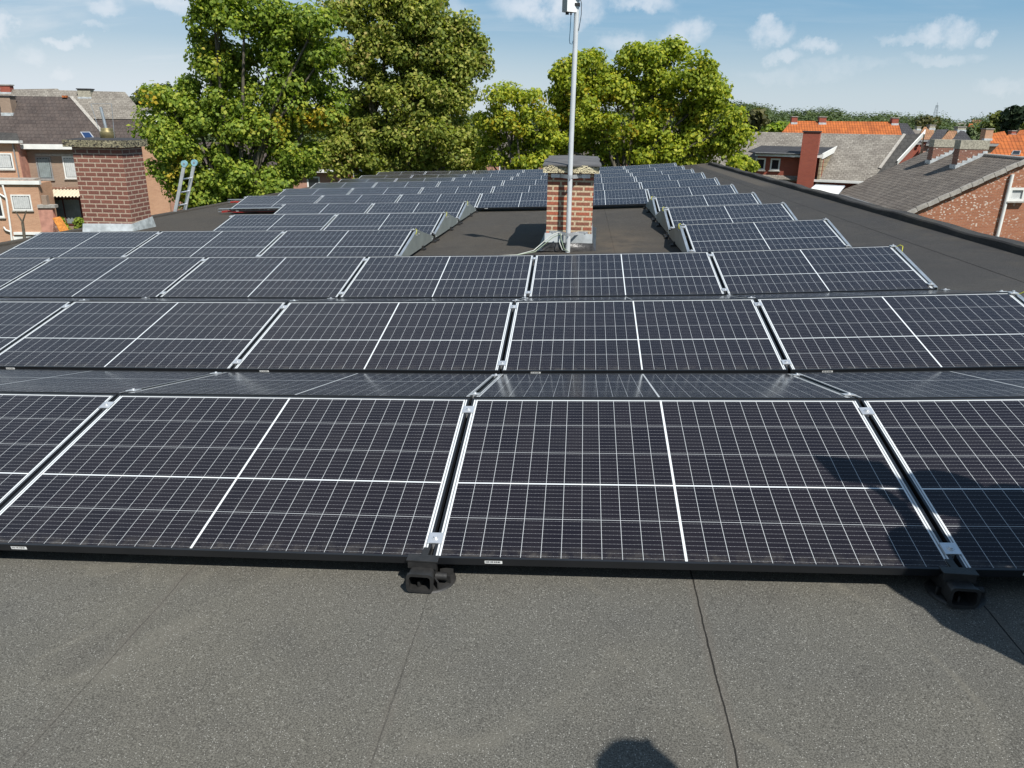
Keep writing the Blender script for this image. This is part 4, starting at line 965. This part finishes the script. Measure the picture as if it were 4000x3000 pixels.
far_house('house with steep orange pantile roof and skylight behind the big brown roof', [(3850, 618), (4060, 622), (4060, 523), (3939, 525)], 52, rad(38), 'tiles_orange', 'brick_orange', rad(6), (), 'houses beyond the big brown roof', [(3956, 590), (3987, 591), (3982, 607), (3947, 606)])
far_house('house with orange roof and tall orange chimney further back', [(3850, 560), (3950, 560), (3924, 512), (3880, 520)], 66, rad(36), 'tiles_orange', 'brick_orange', 0, [(3844, 3874, 505, 548, 'brick_orange')])
far_house('orange roofed house at the very edge beyond the skylight house', [(3955, 540), (4060, 542), (4050, 505), (3985, 508)], 90, rad(34), 'tiles_orange', 'brick_red', 0, [(3950, 3968, 512, 528, 'brick_red')])
far_house('small white house among the far trees', [(3735, 492), (3775, 492), (3772, 480), (3740, 480)], 230, rad(32), 'tiles_greystone', 'white_paint', 0, (), 'small houses among the far trees', None, False)
far_house('small white house with red roof near the yellowish willow', [(3780, 500), (3805, 500), (3800, 483), (3786, 483)], 210, rad(40), 'tiles_orange', 'white_paint', 0, (), 'small houses among the far trees', None, False)
far_house('pinkish brick house tucked into the far tree line', [(3796, 480), (3840, 480), (3835, 468), (3800, 468)], 260, rad(30), 'tiles_tan', 'brick_pink', 0, (), 'small houses among the far trees', None, False)
far_house('long pale house below the pines, right of the grey roof on ladder side', [(545, 430), (640, 434), (640, 422), (545, 418)], 120, rad(25), 'tiles_greystone', 'white_paint', 0, (), 'small houses among the far trees', None, False)

# lattice tower far away
tp = at_w(3655, 400, 330); bt = at_w(3650, 470, 330); o = thing('radio_tower', (bt.x, bt.y, GZ), 'thin grey lattice radio tower above the far tree line', 'tower')
mb = MB()
for sx_, sy_ in ((-1, -1), (1, -1), (1, 1), (-1, 1)): mb.tube([(bt.x+sx_*1.3, bt.y+sy_*1.3, GZ), (bt.x+sx_*.3, bt.y+sy_*.3, tp.z-1)], .09, 5)
zz = GZ; k = 0
while zz < tp.z-3:
    f0 = 1.3-(zz-GZ)/(tp.z-GZ); f1 = 1.3-(zz+2.2-GZ)/(tp.z-GZ)
    for s in (-1, 1): mb.tube([(bt.x-s*f0, bt.y-f0, zz), (bt.x+s*f1, bt.y-f1, zz+2.2)], .05, 4)
    zz += 2.2
mb.build('lattice', M['galvanised'], o, o.location); MB().tube([(bt.x, bt.y, tp.z-2), (bt.x, bt.y, tp.z)], .08, 5).build('aerial', M['galvanised'], o, o.location)

# ------------------------------------------------------------------ foliage
def leaf_object(name, c, nrm, size, mat, parent, origin, fold=.25, asp=.72):
    """one small folded four-cornered leaf (or leaf spray) per centre"""
    n = len(c); o = np.array(origin); c = c - o
    r = rng.normal(size=(n, 3)); a = np.cross(nrm, r); a /= np.linalg.norm(a, axis=1, keepdims=True)+1e-9; b = np.cross(nrm, a)
    s = size[:, None]
    v = np.stack([c - a*s, c + b*s*asp + nrm*s*fold, c + a*s, c - b*s*asp + nrm*s*fold], 1).reshape(-1, 3)
    me = bpy.data.meshes.new(name); me.vertices.add(4*n); me.vertices.foreach_set('co', v.astype(np.float32).ravel())
    me.loops.add(4*n); me.loops.foreach_set('vertex_index', np.arange(4*n, dtype=np.int32))
    me.polygons.add(n); me.polygons.foreach_set('loop_start', np.arange(0, 4*n, 4, dtype=np.int32))
    me.update(calc_edges=True); me.materials.append(mat)
    ob = bpy.data.objects.new(name, me); COL.objects.link(ob)
    if parent: ob.parent = parent
    else: ob.location = origin
    return ob
def cluster_leaves(cent, rad_, per, lsize, flat=.8, upb=.35, jit=.55):
    """leaves around each clump centre, denser on the clump's skin, blades facing outwards and up"""
    m_ = len(cent); d = rng.normal(size=(m_, per, 3)); d /= np.linalg.norm(d, axis=2, keepdims=True)
    rr = rng.random((m_, per, 1))**.45
    p_ = cent[:, None, :] + d*rr*rad_[:, None, None]*np.array([1, 1, flat])
    n_ = d + np.array([0, 0, upb]) + rng.normal(size=d.shape)*jit
    n_ /= np.linalg.norm(n_, axis=2, keepdims=True)
    s_ = lsize*(.65+.7*rng.random((m_, per)))
    return p_.reshape(-1, 3), n_.reshape(-1, 3), s_.reshape(-1)
def tree(name, label, base_px, w, lobes, mat, leaf, clump, per, dens, group=None, trunk_r=.22, depth=.85, holes=.0, hang=0.):
    """lobes: (x, y, rx, ry) in pixels on an upright plane w metres ahead, given real depth"""
    bp = at_w(base_px, 700, w); base = Vector((bp.x, bp.y, GZ)); o = thing(name, base, label, 'tree', group)
    cents, rads, cores = [], [], []
    for (x, y, rx, ry) in lobes:
        c = at_w(x, y, w); ex = abs(pu(at_w(x+rx, y, w))-pu(c)); ez = abs(at_w(x, y-ry, w).z-c.z); ew = min(ex, ez*1.2)*depth + .3
        wc = rng.uniform(-.5, .5)*1.5
        c = c + WH*wc; cores.append((c, (ex, ew, ez)))
        n = max(3, int(dens*(ex*ez*.6+ex*ew*.2+ew*ez*.2)))
        for k in range(n):
            d = rng.normal(size=3); d /= np.linalg.norm(d); r = .38+.5*rng.random()
            if rng.random() < holes: continue
            q = c + UH*(d[0]*ex*r) + WH*(d[1]*ew*r) + ZV*(d[2]*ez*r)
            cents.append(q); rads.append(clump*(.65+.7*rng.random()))
    C_ = np.array([tuple(c) for c in cents]); R2_ = np.array(rads)
    p_, n_, s_ = cluster_leaves(C_, R2_, per, leaf)
    if hang: p_[:, 2] -= hang*rng.random(len(p_))
    leaf_object('crown', p_, n_, s_, mat, o, base)
    # trunk, limbs to the lobes, twigs to the clumps
    tb = MB(); cz = min(c.z-e[2]*.5 for c, e in cores); fork = base + ZV*(max(2.2, (cz-GZ)*.75)) + UH*rng.uniform(-.3, .3)
    tb.tube([base, base*.5+fork*.5+UH*.08, fork], [trunk_r*1.25, trunk_r, trunk_r*.9], 10)
    ends = []
    for c, e in cores:
        m1 = fork.lerp(c, .45)+ZV*(.1*(c-fork).length)+UH*rng.uniform(-.3, .3)+WH*rng.uniform(-.3, .3)
        tb.tube([fork-ZV*.2, m1, c], [trunk_r*.55, trunk_r*.36, trunk_r*.16], 7, 0, False); ends.append((m1, c))
    for i, q in enumerate(cents):
        if i % 2: continue
        m1, c = min(ends, key=lambda e: (e[1]-q).length); st_ = m1.lerp(c, .5+.5*rng.random()); md = st_.lerp(q, .5)+ZV*.12
        tb.tube([st_, md, q], [.035, .022, .008], 4, 0, False)
    tb.build('trunk', M['bark'], o, base)
    return o
def D(*l): return [(x*R_, y*R_, rx*R_, ry*R_) for x, y, rx, ry in l]
tree('maple_tree', 'tall green maple with yellowing leaves behind the ladder', 930, 37,
     D((470, 20, 62, 55), (540, 25, 80, 60), (610, 75, 70, 62), (440, 95, 30, 50), (470, 140, 75, 60), (570, 165, 105, 75), (405, 225, 80, 62), (380, 310, 75, 62), (480, 250, 80, 60), (560, 270, 110, 60), (645, 110, 55, 60), (655, 220, 60, 80), (640, 330, 70, 60), (390, 380, 68, 50), (480, 370, 80, 60), (430, 425, 80, 36), (570, 390, 90, 50), (345, 275, 40, 40), (350, 200, 34, 32), (520, 425, 80, 36), (690, 60, 40, 40), (700, 130, 40, 50), (700, 230, 40, 50)),
     M['leaf_maple'], .092, .66, 220, 9.0, None, .24)
tree('linden_tree', 'tall dense olive-green linden rising out of view at the top', 1540, 43,
     D((830, 0, 90, 60), (760, 25, 55, 50), (910, 30, 90, 60), (970, 75, 60, 50), (775, 100, 65, 70), (870, 110, 90, 70), (950, 140, 80, 60), (1010, 120, 45, 45), (1035, 140, 24, 30), (800, 195, 80, 65), (900, 210, 90, 60), (985, 195, 55, 60), (745, 265, 65, 60), (830, 290, 80, 60), (925, 290, 80, 60), (995, 300, 46, 52), (720, 335, 60, 40), (800, 355, 80, 40), (900, 355, 80, 40), (990, 350, 50, 34)),
     M['leaf_linden'], .098, .72, 250, 9.0, None, .3)
tree('maple_tree', 'broad yellow-green maple right behind the mast chimney', 2440, 41,
     D((1285, 145, 55, 38), (1370, 130, 52, 38), (1440, 125, 58, 40), (1225, 170, 42, 36), (1500, 165, 55, 40), (1545, 200, 36, 40), (1330, 190, 80, 50), (1430, 200, 80, 55), (1230, 225, 50, 44), (1520, 240, 60, 50), (1570, 275, 38, 42), (1290, 265, 70, 46), (1400, 275, 85, 50), (1500, 300, 75, 42), (1560, 315, 46, 36), (1240, 300, 46, 40), (1330, 325, 80, 30), (1205, 245, 30, 34), (1200, 310, 30, 34), (1430, 335, 80, 28), (1520, 340, 50, 22)),
     M['leaf_yellow'], .095, .64, 220, 11., None, .22)
tree('maple_tree', 'small yellowing maple between the linden and the mast', 2010, 39,
     D((1120, 205, 34, 28), (1075, 215, 30, 30), (1150, 225, 30, 32), (1060, 260, 36, 36), (1115, 265, 46, 40), (1170, 275, 34, 36), (1080, 315, 48, 34), (1145, 320, 44, 32), (1055, 345, 36, 24), (1110, 350, 50, 22), (1170, 345, 40, 22)),
     M['leaf_yellow'], .085, .52, 190, 10., None, .16)
tree('shrub_tree', 'small bright green tree top poking up by the parapet', 2905, 34,
     D((1612, 346, 22, 18), (1590, 358, 22, 16), (1628, 360, 16, 16), (1605, 375, 26, 14)),
     M['leaf_yellow'], .095, .32, 120, 14., None, .08)
tree('poplar_tree', 'narrow dark green poplar on the far tree line', 3950, 125,
     [(3952, 440, 13, 26), (3948, 470, 17, 28), (3948, 505, 18, 30), (3968, 436, 9, 24), (3966, 475, 12, 30)], M['leaf_poplar'], .42, 1.1, 60, 1.2, 'single trees on the far tree line', .35)
tree('willow_tree', 'pale yellow-green weeping willow beside the dark poplar', 3890, 135,
     [(3900, 465, 34, 20), (3880, 480, 36, 24), (3915, 485, 30, 26), (3860, 495, 30, 18), (3985, 478, 12, 22)], M['leaf_willow'], .42, 1.1, 60, 1.0, 'single trees on the far tree line', .35, .85, 0., .8)
tree('thinning_tree', 'brownish thinning tree below the radio tower', 3615, 150,
     [(3615, 472, 26, 18), (3600, 485, 28, 18), (3640, 485, 22, 18)], M['leaf_olive'], .36, 1.1, 40, 1.0, 'single trees on the far tree line', .3)
tree('olive_tree', 'dull olive-green tree in front of the wood by the broad maple', 2930, 110,
     [(2940, 455, 36, 22), (2920, 480, 44, 28), (2970, 485, 36, 26), (2900, 500, 40, 24)], M['leaf_olive'], .34, .95, 60, 1.1, 'single trees on the far tree line', .3)
tree('light_green_tree', 'light green roundish tree just behind the orange pantile roof end', 3045, 100,
     [(3045, 500, 30, 22), (3010, 508, 22, 18), (3075, 505, 20, 18)], M['leaf_maple'], .30, .9, 60, 1.2, 'single trees on the far tree line', .3)
tree('pine_tree', 'grey-green pine beyond the pale long house, ladder side', 590, 130,
     [(575, 370, 40, 16), (620, 358, 30, 18), (555, 392, 50, 18), (610, 390, 60, 24), (640, 345, 20, 14), (530, 400, 24, 12)], M['leaf_pine'], .34, 1.1, 60, 1.2, None, .3, .85, .15)
# bare young tree in front of the extension
tp_ = [at_w(x, y, 41) for x, y in ((104, 985), (97, 940), (88, 868), (60, 825), (103, 822))]
o = thing('bare_tree', (tp_[0].x, tp_[0].y, GZ), 'bare forked young trunk in front of the orange extension', 'tree')
mb = MB(); mb.tube([(tp_[0].x, tp_[0].y, GZ), tp_[0], tp_[1], tp_[2]], [.1, .09, .08, .065], 8); mb.tube([tp_[2], tp_[3]], [.05, .025], 6); mb.tube([tp_[2], tp_[4]], [.05, .025], 6)
mb.build('trunk', M['bark'], o, o.location)
def bush(name, label, pts, w, mat, leaf, clump, per, group=None):
    c = [at_w(x, y, w) for x, y in pts]; base = Vector((c[0].x, c[0].y, GZ)); o = thing(name, base, label, 'shrub', group)
    p_, n_, s_ = cluster_leaves(np.array([tuple(v) for v in c]), np.full(len(c), clump), per, leaf); leaf_object('foliage', p_, n_, s_, mat, o, base)
    mb = MB()
    for v in c: mb.tube([base+ZV*.02, Vector((base.x, base.y, v.z)).lerp(v, .5)-ZV*.3, v], [.03, .02, .008], 5, 0, False)
    mb.build('stems', M['bark'], o, base)
bush('clipped_hedge', 'bright green clipped hedge behind the sloping orange tile top', [(238, 862), (246, 876), (254, 890), (262, 902), (250, 905)], 45, M['leaf_yellow'], .05, .26, 300)
bush('climbing_plant', 'dark green climbing plant by the patio at the roof edge chimney', [(300, 868), (310, 860), (316, 880), (306, 890), (322, 866)], 45.5, M['leaf_maple'], .06, .25, 160)

# the wood along the horizon
prof = [(2700, 392), (2850, 388), (2960, 392), (3000, 402), (3035, 425), (3100, 425), (3170, 422), (3225, 408), (3260, 416), (3300, 428), (3400, 431), (3480, 430), (3520, 440), (3560, 450), (3600, 440), (3680, 444), (3760, 464), (3810, 452), (3850, 444), (3920, 438), (4000, 458), (4100, 452)]
profl = [(-200, 420), (450, 415), (520, 392), (570, 372), (640, 350), (700, 352), (800, 380), (1000, 420), (2000, 432), (2700, 400)]
def prof_y(x, P):
    for (a, ya), (b, yb) in zip(P, P[1:]):
        if a <= x <= b: return ya+(yb-ya)*(x-a)/(b-a)
    return P[-1][1]
cs, rs = [], []
for (P, x0, x1, step, ws) in ((prof, 2705, 4090, 6.5, (270, 225, 190)), (profl, -190, 2700, 14, (260, 215))):
    for wi_, w in enumerate(ws):
        x = x0
        while x < x1:
            y = prof_y(x, P)+wi_*16+rng.uniform(-2, 7)
            c = at_w(x, y, w+rng.uniform(-12, 12)); R0 = rng.uniform(2.2, 4.2)*(w/230); c.z -= R0*1.0
            zz = c.z
            while zz > GZ-1:
                for q in range(3):
                    cs.append((c.x+rng.normal()*R0*.3, c.y+rng.normal()*R0*.3, zz+rng.normal()*R0*.15)); rs.append(R0*rng.uniform(.55, .85))
                zz -= R0*1.15
            x += step*rng.uniform(.7, 1.5)*R0/3
p_, n_, s_ = cluster_leaves(np.array(cs), np.array(rs)*1.2, 90, .34, .95, .8, .35)
tag(leaf_object('woodland', p_, n_, s_, M['leaf_far'], None, (0, 0, 0)), 'long green wood closing the horizon behind the houses', 'woodland', None, 'stuff')

# ------------------------------------------------------------------ two people whose shadows fall into view
def skin_mesh(name, verts, edges, mat, parent, L, sub=2):
    me = bpy.data.meshes.new(name); me.from_pydata([tuple(Vector(v[:3])-L) for v in verts], edges, []); me.materials.append(mat)
    ob = bpy.data.objects.new(name, me); COL.objects.link(ob); ob.parent = parent
    sk = ob.modifiers.new('skin', 'SKIN'); sk.use_smooth_shade = True
    if not me.skin_vertices: me.skin_vertices.new()
    for i, v in enumerate(verts):
        d = me.skin_vertices[0].data[i]; d.radius = (v[3], v[4] if len(v) > 4 else v[3]); d.use_root = (i == 0)
    ss = ob.modifiers.new('sub', 'SUBSURF'); ss.levels = sub; ss.render_levels = sub
    return ob
def person(pos, face, label, shirt, larm, rarm, hat=1.0):
    """face: heading; larm/rarm: (elbow, wrist, fingertip) offsets from the feet point in own axes (side, front, up)"""
    f = Vector((math.cos(face), math.sin(face), 0)); s = Vector((f.y, -f.x, 0)); P0 = Vector(pos)
    o = thing('person', P0, label, 'person', 'people standing out of view'); L = P0
    def q(a, b, c): return P0 + s*a + f*b + ZV*c
    def vv(a, b, c, r, r2=None): return (*q(a, b, c), r) if r2 is None else (*q(a, b, c), r, r2)
    le, lw, lh = larm; re_, rw, rh = rarm
    V = [vv(0, 0, .95, .13, .11), vv(0, 0, 1.12, .125, .10), vv(0, .01, 1.32, .14, .10), vv(0, 0, 1.43, .07), vv(0, .01, 1.50, .052), vv(0, .025, 1.57, .085, .095), vv(0, .02, 1.66, .092, .105), vv(0, .01, 1.735, .06),
         vv(-.10, 0, .90, .085), vv(-.11, .01, .50, .055), vv(-.115, -.02, .09, .038), vv(-.12, .13, .035, .035), vv(.10, 0, .90, .085), vv(.11, .01, .50, .055), vv(.115, -.02, .09, .038), vv(.12, .13, .035, .035),
         vv(-.19, 0, 1.40, .055), vv(*le, .040), vv(*lw, .028), vv(.19, 0, 1.40, .055), vv(*re_, .040), vv(*rw, .028)]
    E_ = [(0, 1), (1, 2), (2, 3), (3, 4), (4, 5), (5, 6), (6, 7), (0, 8), (8, 9), (9, 10), (10, 11), (0, 12), (12, 13), (13, 14), (14, 15), (2, 16), (16, 17), (17, 18), (2, 19), (19, 20), (20, 21)]
    def hand(w_, h_):
        w_, h_ = Vector(w_), Vector(h_); d = (h_-w_).normalized(); sd = d.cross(Vector((.3, .5, .8))).normalized(); nd = sd.cross(d)
        i0 = len(V); pc = w_+d*.075; V.append(vv(*pc, .036, .018)); E_.append((18 if w_ == Vector(lw) else 21, i0))
        for k, (off, ln) in enumerate(((-.030, .075), (-.010, .088), (.010, .082), (.029, .062))):
            a = pc+sd*off+d*.02; i = len(V); V.append(vv(*a, .010)); V.append(vv(*(a+d*ln*.5+nd*.008), .009)); V.append(vv(*(a+d*ln*.85+nd*.03), .0075)); E_.extend([(i0, i), (i, i+1), (i+1, i+2)])
        a = w_+d*.04+sd*.035; i = len(V); V.append(vv(*a, .012)); V.append(vv(*(a+d*.035+sd*.028), .0095)); E_.extend([(i0, i), (i, i+1)])
    hand(lw, lh); hand(rw, rh)
    skin_mesh('body', V, E_, M['skin'], o, L)
    g = 1.0
    SV = [vv(0, 0, .82, .19, .15), vv(0, 0, 1.08, .175, .135), vv(0, .01, 1.27, .165, .12), vv(0, 0, 1.43, .085), vv(-.215, 0, 1.375, .075), vv(*le, .085+.07*(hat > 1.3)), vv(*(Vector(le).lerp(Vector(lw), .8)), .050+.06*(hat > 1.3)), vv(.215, 0, 1.375, .075), vv(*re_, .070), vv(*(Vector(re_).lerp(Vector(rw), .8)), .045)]
    skin_mesh('jacket', SV, [(0, 1), (1, 2), (2, 3), (2, 4), (4, 5), (5, 6), (2, 7), (7, 8), (8, 9)], M[shirt], o, L)
    TV = [vv(0, 0, .95, .15, .12), vv(-.10, 0, .88, .105), vv(-.11, .01, .50, .078), vv(-.115, -.02, .10, .062), vv(.10, 0, .88, .105), vv(.11, .01, .50, .078), vv(.115, -.02, .10, .062)]
    skin_mesh('trousers', TV, [(0, 1), (1, 2), (2, 3), (0, 4), (4, 5), (5, 6)], M['jeans'], o, L)
    for sx_ in (-.118, .118):
        skin_mesh('shoe', [vv(sx_, -.06, .045, .045, .042), vv(sx_, .06, .042, .046, .040), vv(sx_, .17, .032, .042, .030)], [(0, 1), (1, 2)], M['shoe'], o, L)
    skin_mesh('hat' if hat > 1.3 else 'hair', [vv(0, -.03, 1.60, .085*hat, .10*hat), vv(0, -.02, 1.68, .102*hat, .115*hat), vv(0, -.005, 1.745, .075*hat)], [(0, 1), (1, 2)], M['hair'], o, L)
    nose = MB(); c = q(0, .125, 1.60); nose.tube([c+ZV*.035-f*.012, c+f*.012, c-f*.01-ZV*.006], [.008, .014, .009], 8); nose.build('nose', M['skin'], o, L)
    for sx_ in (-.034, .034):
        e = MB(); c = q(sx_, .115, 1.635); e.lathe(c, [(0, -.009), (.012, -.004), (.014, 0), (.012, .004), (0, .009)], 10); e.build('eye', M['white_paint'], o, L)
        e = MB(); c = q(sx_*2.75, .0, 1.62); e.lathe(c, [(0, -.032), (.012, -.02), (.016, .01), (.01, .03), (0, .034)], 10); e.build('ear', M['skin'], o, L)
    mth = MB(); mth.tube([q(-.025, .112, 1.555), q(0, .122, 1.553), q(.025, .112, 1.555)], .006, 6); mth.build('mouth', M['dark_timber'], o, L)
    return o
bx_, by_ = 2.09, 1.77
person((bx_, by_, zr(bx_, by_)), rad(150), 'person in dark jacket standing by the front row with one arm reaching out', 'blue_shirt',
       ((-.42, .10, 1.26), (-.17, .12, 1.56), (-.05, .22, 1.70)), ((.30, .06, 1.13), (.20, .26, 1.10), (.16, .42, 1.14)), 1.75)  # outsized hat and thick sleeves fill out this figure's cast shadow
px_, py_ = .985, .425
person((px_, py_, zr(px_, py_)), rad(100), 'person in grey jacket standing beside the camera with arms hanging', 'grey_shirt',
       ((-.27, -.02, 1.13), (-.28, .08, .88), (-.28, .14, .72)), ((.27, -.02, 1.13), (.28, .08, .88), (.28, .14, .72)), 1.15)

o = thing('shadow_bag', (1.77, 1.66, .30), 'added unseen bag that widens the cast shadow of the person by the front row', 'bag'); L = o.location.copy()  # bag put in out of view to fill out the hip shadow
mb = MB(); mb.obox((1.77, 1.66, .48), (.16, .03, 0), (-.02, .10, 0), (0, 0, .21)); mb.build('body', M['blue_shirt'], o, L, .04)
mb = MB(); mb.obox((1.77, 1.655, .63), (.165, .03, 0), (-.02, .106, 0), (0, 0, .07)); mb.build('flap', M['black_rubber'], o, L, .02)
mb = MB(); mb.tube([(1.63, 1.64, .66), (1.78, 1.70, 1.0), (1.98, 1.62, 1.22), (2.10, 1.60, 1.24), (2.0, 1.70, .98), (1.91, 1.68, .66)], .014, 8); mb.build('strap', M['black_rubber'], o, L)
o = thing('blocker', (1.87, 1.86, 1.44), 'dark tablet added unseen for the hand shadow of the person at the front row', 'blocker'); L = o.location.copy()  # unseen prop added to widen the shadow of the raised hand
mb = MB(); mb.obox((1.86, 1.865, 1.49), (.125, -.02, 0), (0, .05, .07), (.001, .004, -.003)); mb.build('casing', M['black_rubber'], o, L, .003)
lp = hit_roof(2132, 2678); mb = MB(); a = Vector((.011, .004, 0)); b = Vector((-.003, .007, .003))
mb.face([lp+Vector((0, 0, .002))-a, lp-b*.8+Vector((0, 0, .003)), lp+a+Vector((0, 0, .004)), lp+b+Vector((0, 0, .006))]); mb.face([lp+Vector((0, 0, .001))-a, lp+b+Vector((0, 0, .0045)), lp+a+Vector((0, 0, .0025)), lp-b*.8+Vector((0, 0, .0015))])
tag(mb.build('dry_leaf', M['brick_orange']), 'tiny curled tan leaf lying alone on the open felt', 'leaf')
